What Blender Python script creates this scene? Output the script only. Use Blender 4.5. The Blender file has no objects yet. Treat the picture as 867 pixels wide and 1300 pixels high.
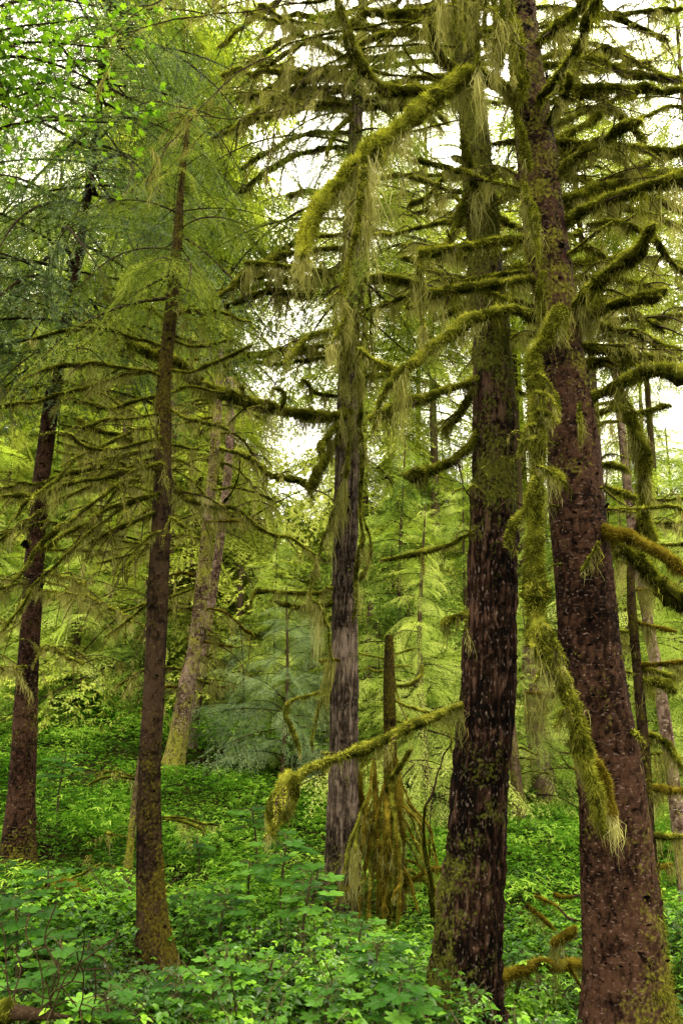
import bpy, math, random
import numpy as np
from mathutils import Vector, Matrix

SC = bpy.context.scene
COL = SC.collection
R = math.radians
rng = np.random.default_rng(11)
random.seed(5)

# ------------------------------------------------------------------ camera geometry
F = 1011.0
CAM = np.array([0.0, 0.0, 2.4])
PITCH = R(10)
cp, sp = math.cos(PITCH), math.sin(PITCH)

def at(px, py, Y):
    """the point at depth Y (metres from the viewer) that is seen at a photo position"""
    x = (px - 433.5) / F
    y = -(py - 650.0) / F
    d = np.array([x, cp - y * sp, sp + y * cp])
    return CAM + d * (Y / d[1])

def mpp(p):
    """metres per photo pixel at a point"""
    return ((p[1]) * cp + (p[2] - CAM[2]) * sp) / F

# ------------------------------------------------------------------ noise
def _h(ix, iy, iz, s):
    n = (ix.astype(np.int64) * 374761393 + iy.astype(np.int64) * 668265263 + iz.astype(np.int64) * 1274126177 + s * 974711) & 0xffffffff
    n = ((n ^ (n >> 13)) * 1103515245) & 0xffffffff
    n = ((n ^ (n >> 15)) * 668265263) & 0xffffffff
    return ((n ^ (n >> 16)) & 0xffff) / 65535.0

def noise(p, s=0):
    p = np.asarray(p, float)
    i = np.floor(p).astype(np.int64)
    f = p - i
    f = f * f * (3 - 2 * f)
    x, y, z = i[..., 0], i[..., 1], i[..., 2]
    fx, fy, fz = f[..., 0], f[..., 1], f[..., 2]
    def L(a, b, t): return a + (b - a) * t
    return L(L(L(_h(x, y, z, s), _h(x + 1, y, z, s), fx), L(_h(x, y + 1, z, s), _h(x + 1, y + 1, z, s), fx), fy),
             L(L(_h(x, y, z + 1, s), _h(x + 1, y, z + 1, s), fx), L(_h(x, y + 1, z + 1, s), _h(x + 1, y + 1, z + 1, s), fx), fy), fz)

def fbm(p, s=0, o=3):
    p = np.asarray(p, float)
    t = 0; a = .5; w = 0
    for k in range(o):
        t = t + a * noise(p, s + k); w += a
        p = p * 2.03 + 7.1; a *= .5
    return t / w

def sstep(a, b, x):
    t = np.clip((x - a) / (b - a), 0, 1)
    return t * t * (3 - 2 * t)

def ground(x, y):
    x = np.asarray(x, float); y = np.asarray(y, float)
    P = np.stack([x * .35, y * .35, x * 0 + 3.3], -1)
    g = (fbm(P, 4) - .5) * .55
    g = g + sstep(9, 40, y) * (1.5 - .03 * x)
    g = g - .5 * np.exp(-((x - 1.0) ** 2 + (y - 8.8) ** 2) / 9.0)
    g = g + sstep(30, 140, y) * 9
    g = g + .9 * sstep(2, -3, x) * sstep(9.5, 20, y)
    g = g + .10 * sstep(-1, -5, x) * sstep(4, 14, y) * 4
    return g

# ------------------------------------------------------------------ mesh builder
class MB:
    def __init__(s):
        s.v = []; s.f3 = []; s.f4 = []; s.n = 0; s.a = []; s.b = []; s.smooth = []
    def add(s, v, f, a=0.5, b=0.0):
        v = np.asarray(v, np.float32).reshape(-1, 3)
        if len(v) == 0: return
        f = np.asarray(f, np.int64)
        (s.f3 if f.shape[1] == 3 else s.f4).append(f + s.n)
        s.v.append(v); s.n += len(v)
        s.a.append(np.broadcast_to(np.asarray(a, np.float32), (len(v),)))
        s.b.append(np.broadcast_to(np.asarray(b, np.float32), (len(v),)))
    def mesh(s, name, mat, smooth=False, origin=None):
        m = bpy.data.meshes.new(name)
        v = np.concatenate(s.v)
        if origin is not None: v = v - np.asarray(origin, np.float32)
        f3 = np.concatenate(s.f3) if s.f3 else np.zeros((0, 3), np.int64)
        f4 = np.concatenate(s.f4) if s.f4 else np.zeros((0, 4), np.int64)
        loops = np.concatenate([f3.ravel(), f4.ravel()]).astype(np.int32)
        st = np.concatenate([np.arange(len(f3)) * 3, len(f3) * 3 + np.arange(len(f4)) * 4]).astype(np.int32)
        m.vertices.add(len(v)); m.vertices.foreach_set('co', v.ravel())
        m.loops.add(len(loops)); m.loops.foreach_set('vertex_index', loops)
        m.polygons.add(len(st)); m.polygons.foreach_set('loop_start', st)
        if smooth: m.polygons.foreach_set('use_smooth', np.ones(len(st), bool))
        else: m.polygons.foreach_set('use_smooth', np.zeros(len(st), bool))
        at_ = m.attributes.new('tint', 'FLOAT', 'POINT'); at_.data.foreach_set('value', np.concatenate(s.a))
        bt_ = m.attributes.new('patch', 'FLOAT', 'POINT'); bt_.data.foreach_set('value', np.concatenate(s.b))
        m.update(calc_edges=True)
        m.materials.append(mat)
        return m
    def obj(s, name, mat, parent=None, smooth=False, loc=None):
        if not s.v: return None
        o = bpy.data.objects.new(name, s.mesh(name, mat, smooth, None if parent is None and loc is None else (loc if loc is not None else WORLD_LOC[parent.name])))
        COL.objects.link(o)
        if parent is not None: o.parent = parent; WORLD_LOC[o.name] = WORLD_LOC[parent.name]
        elif loc is not None: o.location = loc; WORLD_LOC[o.name] = np.array(loc, float)
        else: WORLD_LOC[o.name] = np.zeros(3)
        return o

WORLD_LOC = {}

def tag(o, label=None, cat=None, group=None, kind=None):
    if label: o['label'] = label
    if cat: o['category'] = cat
    if group: o['group'] = group
    if kind: o['kind'] = kind
    return o

def thing(name, loc, label, cat, group=None):
    o = bpy.data.objects.new(name, None)
    o.empty_display_size = .2
    o.location = [float(c) for c in loc]
    COL.objects.link(o)
    WORLD_LOC[o.name] = np.array(loc, float)
    return tag(o, label, cat, group)

def dup(root, loc, rotz=0, scale=1.0, label=None):
    r = root.copy(); COL.objects.link(r)
    r.location = [float(c) for c in loc]; r.rotation_euler = (0, 0, rotz); r.scale = (scale,) * 3
    if label: r['label'] = label
    for ch in list(root.children):
        c = ch.copy(); COL.objects.link(c); c.parent = r
        for g in ch.children:
            d = g.copy(); COL.objects.link(d); d.parent = c
    return r

# ------------------------------------------------------------------ curves
def curve(pts, n, *extra):
    """Catmull-Rom resample of control points (and of any per-point values)"""
    P = np.array([np.concatenate([np.atleast_1d(p), [e[i] for e in extra]]) for i, p in enumerate(pts)], float)
    if len(P) == 2: P = np.array([P[0], (P[0] + P[1]) / 2, P[1]])
    Q = np.vstack([2 * P[0] - P[1], P, 2 * P[-1] - P[-2]])
    seg = np.linalg.norm(np.diff(P[:, :3], axis=0), axis=1) + 1e-6
    cum = np.concatenate([[0], np.cumsum(seg)])
    s = np.linspace(0, cum[-1], n)
    k = np.clip(np.searchsorted(cum, s, 'right') - 1, 0, len(P) - 2)
    t = ((s - cum[k]) / seg[k])[:, None]
    a, b, c, d = Q[k], Q[k + 1], Q[k + 2], Q[k + 3]
    o = .5 * (2 * b + (c - a) * t + (2 * a - 5 * b + 4 * c - d) * t ** 2 + (3 * b - a - 3 * c + d) * t ** 3)
    if extra: return (o[:, :3],) + tuple(o[:, 3 + i] for i in range(len(extra)))
    return o

def frames(P):
    T = np.gradient(P, axis=0); T /= np.linalg.norm(T, axis=1)[:, None] + 1e-9
    r = np.array([0, 0, 1.]) if abs(T[0, 2]) < .8 else np.array([0, 1., 0])
    u = np.cross(T[0], r); u /= np.linalg.norm(u)
    U = np.zeros_like(P)
    for i in range(len(P)):
        u = u - T[i] * (u @ T[i]); u = u / (np.linalg.norm(u) + 1e-9); U[i] = u
    return T, U, np.cross(T, U)

def tube(mb, P, rad, sides, amp=0., freq=8., seed=0, a=.5, b=0.):
    n = len(P)
    rad = np.broadcast_to(rad, (n,))
    T, U, V = frames(P)
    th = np.arange(sides) / sides * 2 * math.pi
    dirs = U[:, None] * np.cos(th)[None, :, None] + V[:, None] * np.sin(th)[None, :, None]
    X = P[:, None] + dirs * rad[:, None, None]
    if amp:
        k = (fbm(X * freq, seed, 2) - .5) * 2 * amp
        X = P[:, None] + dirs * (rad[:, None] * (1 + k))[..., None]
    i = np.arange(n - 1)[:, None] * sides; j = np.arange(sides)[None]; j2 = (j + 1) % sides
    f = np.stack([i + j, i + j2, i + sides + j2, i + sides + j], -1).reshape(-1, 4)
    mb.add(X.reshape(-1, 3), f, a, b)

def samp(P, rad, t):
    """position, radius, at fractional indices"""
    k = np.clip(t, 0, .9999) * (len(P) - 1); i = k.astype(int); f = (k - i)[:, None]
    return P[i] * (1 - f) + P[i + 1] * f, rad[i] * (1 - f[:, 0]) + rad[i + 1] * f[:, 0], i

def blades(mb, base, d, L, w, a, side=None):
    """thin triangles from base along d"""
    n = len(base)
    if side is None:
        side = np.cross(d, rng.normal(size=(n, 3))); side /= np.linalg.norm(side, axis=1)[:, None] + 1e-9
    w = np.broadcast_to(w, (n,))[:, None]; L = np.broadcast_to(L, (n,))[:, None]
    v = np.stack([base - side * w / 2, base + side * w / 2, base + d * L], 1).reshape(-1, 3)
    mb.add(v, np.arange(n * 3).reshape(-1, 3), np.repeat(np.broadcast_to(a, (n,)), 3))

def ribbons(mb, base, L, w, a, sway=.09, drift0=0.):
    """hanging strands: tapering ribbons of three lengths"""
    n = len(base)
    ang = rng.uniform(0, math.pi * 2, n)
    side = np.stack([np.cos(ang), np.sin(ang), ang * 0], 1)
    drift = rng.normal(size=(n, 3)) * sway + drift0; drift[:, 2] = 0
    rows = []
    for t, ww in ((0, .8), (.35, 1.), (.7, .6), (1., .08)):
        c = base.copy()
        c = c + drift * (L * t)[:, None] * (1 - .4 * t)
        c[:, 2] -= L * t
        c = c + rng.normal(size=(n, 3)) * np.minimum(.14 * L, .028)[:, None] * (t > 0)
        rows += [c - side * (w * ww / 2)[:, None], c + side * (w * ww / 2)[:, None]]
    v = np.stack(rows, 1).reshape(-1, 3)
    q = np.array([[0, 1, 3, 2], [2, 3, 5, 4], [4, 5, 7, 6]])
    f = (np.arange(n)[:, None, None] * 8 + q[None]).reshape(-1, 4)
    mb.add(v, f, np.repeat(a, 8))

def fuzz(mb, P, rad, n, L, w, grav=.55, a0=.5):
    t = rng.random(n)
    p, r, i = samp(P, rad, t)
    T, U, V = frames(P)
    th = rng.uniform(0, 2 * math.pi, n)
    d = U[i] * np.cos(th)[:, None] + V[i] * np.sin(th)[:, None]
    base = p + d * (r * .8)[:, None]
    dd = d + rng.normal(size=(n, 3)) * .5; dd[:, 2] -= grav
    dd /= np.linalg.norm(dd, axis=1)[:, None]
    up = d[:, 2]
    a = np.clip(a0 + .30 * up + rng.normal(size=n) * .13, 0, 1)  # top light painted into the tint: upper blades brighter, lower ones darker
    blades(mb, base, dd, rng.uniform(.5, 1.4, n) * L, rng.uniform(.7, 1.3, n) * w, a)

def drapes(mb, P, rad, n, L, w, seed=0, clump=6., a0=.6):
    """curtains of hanging lichen, bunched along the branch"""
    t = rng.random(n)
    nc = max(3, int(np.linalg.norm(np.diff(P, axis=0), axis=1).sum() * clump))
    c = rng.random(nc); hh = rng.gamma(1.6, .5, nc)
    k = rng.integers(0, nc, n)
    t2 = np.clip(np.where(rng.random(n) < .75, c[k] + rng.normal(size=n) * .25 / nc, t), 0, 1)
    p, r, i = samp(P, rad, t2)
    s = rng.normal(size=(n, 3)) * .35 * r[:, None]
    p = p + s; p[:, 2] -= r * .3
    off = np.abs(t2 - c[k]) * nc
    ln = L * np.clip(hh[k], .12, 2.8) * rng.uniform(.45, 1.15, n) * np.clip(1.15 - off * 1.6, .2, 1.15)
    dr_ = rng.normal(size=(nc, 3))[k] * .16
    ribbons(mb, p, ln, rng.uniform(.5, 1.4, n) * w * .8, np.clip(a0 + (rng.normal(size=nc) * .12)[k] + rng.normal(size=n) * .13, 0, 1), drift0=dr_)

# ------------------------------------------------------------------ materials
def newmat(name):
    m = bpy.data.materials.new(name); m.use_nodes = True
    nt = m.node_tree; nt.nodes.clear()
    return m, nt, nt.nodes, nt.links

def ramp(nt, stops, fac=None):
    n = nt.nodes.new('ShaderNodeValToRGB')
    e = n.color_ramp.elements
    while len(e) < len(stops): e.new(.5)
    for el, (p, c) in zip(e, stops):
        el.position = p; el.color = (*c, 1) if len(c) == 3 else c
    if fac is not None: nt.links.new(fac, n.inputs[0])
    return n

def leafmat(name, stops, trans=.45, rough=.5, gloss=.06, nscale=1.2, objvar=.0, clump=.3, tcol=(1.15, 1.25, .5)):
    m, nt, N, L = newmat(name)
    at_ = N.new('ShaderNodeAttribute'); at_.attribute_name = 'tint'
    geo = N.new('ShaderNodeNewGeometry')
    nz = N.new('ShaderNodeTexNoise'); nz.inputs['Scale'].default_value = nscale; nz.inputs['Detail'].default_value = 2
    L.new(geo.outputs['Position'], nz.inputs['Vector'])
    oi = N.new('ShaderNodeObjectInfo')
    def mth(op, a, b):
        x = N.new('ShaderNodeMath'); x.operation = op
        for k, q in enumerate((a, b)):
            if isinstance(q, (int, float)): x.inputs[k].default_value = q
            else: L.new(q, x.inputs[k])
        return x.outputs[0]
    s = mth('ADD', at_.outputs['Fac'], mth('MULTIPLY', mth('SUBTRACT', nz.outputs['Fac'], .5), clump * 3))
    if objvar: s = mth('ADD', s, mth('MULTIPLY', mth('SUBTRACT', oi.outputs['Random'], .5), objvar))
    r = ramp(nt, stops, s)
    d = N.new('ShaderNodeBsdfDiffuse'); L.new(r.outputs[0], d.inputs[0])
    t = N.new('ShaderNodeBsdfTranslucent')
    mx = N.new('ShaderNodeMix'); mx.data_type = 'RGBA'; mx.blend_type = 'MULTIPLY'; mx.inputs[0].default_value = 1
    L.new(r.outputs[0], mx.inputs[6]); mx.inputs[7].default_value = (*tcol, 1)
    L.new(mx.outputs[2], t.inputs[0])
    a = N.new('ShaderNodeMixShader'); a.inputs[0].default_value = trans
    L.new(d.outputs[0], a.inputs[1]); L.new(t.outputs[0], a.inputs[2])
    out = N.new('ShaderNodeOutputMaterial')
    if gloss:
        g = N.new('ShaderNodeBsdfGlossy'); g.inputs['Roughness'].default_value = rough
        b = N.new('ShaderNodeMixShader'); b.inputs[0].default_value = gloss
        L.new(a.outputs[0], b.inputs[1]); L.new(g.outputs[0], b.inputs[2]); L.new(b.outputs[0], out.inputs[0])
    else: L.new(a.outputs[0], out.inputs[0])
    return m

def barkmat(name, dark, mid, light, fleck, moss1, moss2, stretch=.12, scale=40., flecks=.8, bump=.5, rough=.75):
    """tint = crack to ridge, patch = moss cover"""
    m, nt, N, L = newmat(name)
    tc = N.new('ShaderNodeTexCoord')
    mp = N.new('ShaderNodeMapping'); mp.inputs['Scale'].default_value = (1, 1, stretch)
    L.new(tc.outputs['Object'], mp.inputs[0])
    nz = N.new('ShaderNodeTexNoise'); nz.inputs['Scale'].default_value = scale; nz.inputs['Detail'].default_value = 6; nz.inputs['Roughness'].default_value = .65
    L.new(mp.outputs[0], nz.inputs['Vector'])
    at_ = N.new('ShaderNodeAttribute'); at_.attribute_name = 'tint'
    pt = N.new('ShaderNodeAttribute'); pt.attribute_name = 'patch'
    ad = N.new('ShaderNodeMath'); ad.operation = 'ADD'; L.new(at_.outputs['Fac'], ad.inputs[0])
    mu = N.new('ShaderNodeMath'); mu.operation = 'MULTIPLY_ADD'; L.new(nz.outputs['Fac'], mu.inputs[0]); mu.inputs[1].default_value = 1.5; mu.inputs[2].default_value = -.75
    L.new(mu.outputs[0], ad.inputs[1])
    r = ramp(nt, [(.12, dark), (.5, mid), (.92, light)], ad.outputs[0])
    # pale flecks
    mp2 = N.new('ShaderNodeMapping'); mp2.inputs['Scale'].default_value = (1, 1, max(stretch * 3, .3))
    L.new(tc.outputs['Object'], mp2.inputs[0])
    n2 = N.new('ShaderNodeTexNoise'); n2.inputs['Scale'].default_value = scale * 1.1; n2.inputs['Detail'].default_value = 3
    L.new(mp2.outputs[0], n2.inputs['Vector'])
    rf = ramp(nt, [(.60, (0, 0, 0)), (.72, (1, 1, 1))], n2.outputs['Fac'])
    fm = N.new('ShaderNodeMath'); fm.operation = 'MULTIPLY'; L.new(rf.outputs[0], fm.inputs[0]); fm.inputs[1].default_value = flecks
    mx = N.new('ShaderNodeMix'); mx.data_type = 'RGBA'; L.new(fm.outputs[0], mx.inputs[0]); L.new(r.outputs[0], mx.inputs[6]); mx.inputs[7].default_value = (*fleck, 1)
    # moss
    n3 = N.new('ShaderNodeTexNoise'); n3.inputs['Scale'].default_value = 45; n3.inputs['Detail'].default_value = 5
    L.new(tc.outputs['Object'], n3.inputs['Vector'])
    rm = ramp(nt, [(.3, moss1), (.7, moss2)], n3.outputs['Fac'])
    pa = N.new('ShaderNodeMath'); pa.operation = 'MULTIPLY_ADD'; L.new(n3.outputs['Fac'], pa.inputs[0]); pa.inputs[1].default_value = 1.6; pa.inputs[2].default_value = -.8
    pb = N.new('ShaderNodeMath'); pb.operation = 'ADD'; L.new(pa.outputs[0], pb.inputs[0]); L.new(pt.outputs['Fac'], pb.inputs[1])
    pr = ramp(nt, [(.25, (0, 0, 0)), (.75, (1, 1, 1))], pb.outputs[0])
    m2 = N.new('ShaderNodeMix'); m2.data_type = 'RGBA'; L.new(pr.outputs[0], m2.inputs[0]); L.new(mx.outputs[2], m2.inputs[6]); L.new(rm.outputs[0], m2.inputs[7])
    b = N.new('ShaderNodeBsdfPrincipled'); L.new(m2.outputs[2], b.inputs['Base Color']); b.inputs['Roughness'].default_value = rough
    b.inputs['Specular IOR Level'].default_value = .02
    bp = N.new('ShaderNodeBump'); bp.inputs['Strength'].default_value = bump; bp.inputs['Distance'].default_value = .02
    L.new(nz.outputs['Fac'], bp.inputs['Height']); L.new(bp.outputs[0], b.inputs['Normal'])
    out = N.new('ShaderNodeOutputMaterial'); L.new(b.outputs[0], out.inputs[0])
    return m

M = {}
MG1, MG2 = (.035, .04, .006), (.16, .16, .015)
M['bark_red'] = barkmat('reddish_scaly_bark', (.0008, .0004, .0003), (.0078, .0036, .0022), (.038, .0185, .011), (.17, .115, .092), (.02, .02, .003), (.11, .10, .012), stretch=.7, scale=34, flecks=.55, bump=.6)
M['bark_furrow'] = barkmat('furrowed_bark', (.0018, .001, .0007), (.014, .0066, .004), (.058, .032, .021), (.21, .155, .125), MG1, (.07, .075, .010), stretch=.16, scale=55, flecks=.45, bump=.8)
M['bark_grey'] = barkmat('grey_furrowed_bark', (.006, .004, .0028), (.046, .032, .023), (.145, .108, .084), (.25, .205, .17), MG1, (.15, .15, .02), stretch=.16, scale=60, flecks=.4, bump=.8)
M['bark_dark'] = barkmat('dark_mossy_bark', (.0012, .0008, .0005), (.0085, .0048, .0026), (.028, .017, .009), (.12, .09, .06), (.012, .011, .002), (.06, .048, .006), stretch=.5, scale=40, flecks=.3, bump=.6)
M['bark_mottled'] = barkmat('mottled_lichen_bark', (.018, .010, .007), (.05, .029, .019), (.16, .11, .082), (.36, .29, .24), (.09, .09, .012), (.25, .25, .03), stretch=.6, scale=22, flecks=.9, bump=.5)
M['bark_far'] = barkmat('distant_bark', (.014, .009, .005), (.045, .028, .018), (.10, .07, .045), (.18, .14, .10), MG1, MG2, stretch=.2, scale=22, flecks=.3, bump=.5)
M['wood'] = barkmat('branch_wood', (.007, .004, .002), (.025, .015, .008), (.055, .034, .02), (.13, .10, .07), MG1, MG2, stretch=1, scale=40, flecks=.2, bump=.4)
M['palewood'] = barkmat('pale_broken_wood', (.06, .035, .02), (.2, .13, .08), (.4, .28, .2), (.5, .4, .3), MG1, MG2, stretch=1, scale=40, flecks=.2, bump=.4)
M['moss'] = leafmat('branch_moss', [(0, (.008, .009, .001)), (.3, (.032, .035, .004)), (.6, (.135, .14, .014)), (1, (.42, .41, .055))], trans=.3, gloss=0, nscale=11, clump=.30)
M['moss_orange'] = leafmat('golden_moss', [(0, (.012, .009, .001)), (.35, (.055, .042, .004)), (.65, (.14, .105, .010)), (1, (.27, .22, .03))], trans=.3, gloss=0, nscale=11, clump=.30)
M['lichen'] = leafmat('hanging_lichen', [(0, (.035, .034, .006)), (.4, (.12, .118, .024)), (.7, (.25, .24, .065)), (1, (.42, .40, .16))], trans=.45, gloss=0, nscale=5, clump=.2, tcol=(1.1, 1.1, .7))
M['spruce'] = leafmat('spruce_needles', [(0, (.010, .022, .005)), (.45, (.065, .11, .020)), (.75, (.17, .24, .045)), (1, (.36, .42, .09))], trans=.4, gloss=.03, nscale=2.5, clump=.3)
M['hemlock'] = leafmat('hemlock_needles', [(0, (.03, .06, .010)), (.3, (.16, .25, .032)), (.6, (.40, .50, .09)), (1, (.66, .70, .22))], trans=.45, gloss=.0, nscale=1.6, objvar=.5, clump=.5)  # background daylight is painted in by a brighter needle colour
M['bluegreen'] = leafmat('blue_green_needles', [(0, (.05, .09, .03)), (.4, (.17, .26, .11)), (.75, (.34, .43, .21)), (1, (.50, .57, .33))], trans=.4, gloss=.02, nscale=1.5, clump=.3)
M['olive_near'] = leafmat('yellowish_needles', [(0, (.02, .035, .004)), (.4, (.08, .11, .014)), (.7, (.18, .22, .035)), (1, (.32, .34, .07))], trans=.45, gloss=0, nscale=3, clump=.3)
M['olive'] = leafmat('mossy_needles', [(0, (.07, .10, .010)), (.4, (.24, .29, .035)), (.7, (.44, .49, .08)), (1, (.62, .63, .15))], trans=.45, gloss=0, nscale=1.2, objvar=.25, clump=.35)  # mossy tint, brightened to paint in the light on the background trees
M['shrub'] = leafmat('understorey_leaf', [(0, (.005, .018, .0015)), (.4, (.035, .10, .006)), (.7, (.13, .28, .014)), (1, (.26, .44, .03))], trans=.45, gloss=.02, rough=.35, nscale=.8, clump=.5, objvar=.25, tcol=(1.1, 1.35, .35))
M['shrub_far'] = leafmat('lit_understorey_leaf', [(0, (.008, .03, .002)), (.35, (.055, .15, .009)), (.65, (.17, .31, .03)), (1, (.42, .56, .09))], trans=.45, gloss=.0, nscale=.9, clump=.5)  # lit copy of the understorey leaf: midground light put into the colour
M['litter'] = leafmat('dead_leaf', [(0, (.03, .016, .008)), (.5, (.09, .05, .022)), (1, (.22, .13, .06))], trans=.15, gloss=0, nscale=3, clump=.2)
M['bigleaf'] = leafmat('broad_leaf', [(0, (.006, .022, .003)), (.4, (.03, .09, .010)), (.7, (.085, .20, .022)), (1, (.20, .37, .04))], trans=.4, gloss=.008, rough=.35, nscale=2, clump=.15, objvar=.25, tcol=(1.1, 1.3, .35))
M['lime'] = leafmat('lime_leaf', [(0, (.02, .06, .006)), (.5, (.10, .20, .015)), (1, (.26, .40, .035))], trans=.45, gloss=.03, nscale=2, clump=.2, tcol=(1.1, 1.2, .3))  # lime green of the overhanging maple leaves
M['stem'] = barkmat('shrub_stem', (.015, .012, .005), (.04, .035, .014), (.09, .08, .035), (.12, .1, .06), MG1, MG2, stretch=1, scale=60, flecks=.2, bump=.2)

def groundmat():
    m, nt, N, L = newmat('forest_floor')
    tc = N.new('ShaderNodeNewGeometry')
    n1 = N.new('ShaderNodeTexNoise'); n1.inputs['Scale'].default_value = 1.3; n1.inputs['Detail'].default_value = 8; L.new(tc.outputs['Position'], n1.inputs['Vector'])
    n2 = N.new('ShaderNodeTexNoise'); n2.inputs['Scale'].default_value = 22; n2.inputs['Detail'].default_value = 6; L.new(tc.outputs['Position'], n2.inputs['Vector'])
    r1 = ramp(nt, [(.35, (.010, .008, .004)), (.5, (.022, .020, .006)), (.62, (.022, .045, .006))], n1.outputs['Fac'])
    r2 = ramp(nt, [(.3, (.3, .3, .3)), (.7, (1.5, 1.5, 1.5))], n2.outputs['Fac'])
    mx = N.new('ShaderNodeMix'); mx.data_type = 'RGBA'; mx.blend_type = 'MULTIPLY'; mx.inputs[0].default_value = 1
    L.new(r1.outputs[0], mx.inputs[6]); L.new(r2.outputs[0], mx.inputs[7])
    b = N.new('ShaderNodeBsdfPrincipled'); b.inputs['Roughness'].default_value = .95; b.inputs['Specular IOR Level'].default_value = 0; L.new(mx.outputs[2], b.inputs['Base Color'])
    bp = N.new('ShaderNodeBump'); bp.inputs['Strength'].default_value = .8; bp.inputs['Distance'].default_value = .05
    L.new(n2.outputs['Fac'], bp.inputs['Height']); L.new(bp.outputs[0], b.inputs['Normal'])
    o = N.new('ShaderNodeOutputMaterial'); L.new(b.outputs[0], o.inputs[0])
    return m
M['ground'] = groundmat()

# ------------------------------------------------------------------ trunks
def trunk_path(spec, Y, lean=0., n=None):
    """spec: (photo x, photo y, width) from top to bottom; ends below ground"""
    P = []; r = []
    m = len(spec)
    for i, (x, y, w) in enumerate(spec):
        p = at(x, y, Y)
        P.append(p); r.append(w / 2 * mpp(p))
    g = float(ground(P[-1][0], P[-1][1]))
    d = P[-1] - P[-2]; d = d / np.linalg.norm(d)
    if P[-1][2] > g - .2:
        k = (P[-1][2] - (g - .25)) / max(-d[2], .3)
        P.append(P[-1] + d * k); r.append(r[-1] * 1.06)
    P = np.array(P); r = np.array(r)
    L = np.linalg.norm(np.diff(P, axis=0), axis=1).sum()
    n = n or int(L * 50)
    C, rr = curve(list(P), n, r)
    return C, rr

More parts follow.
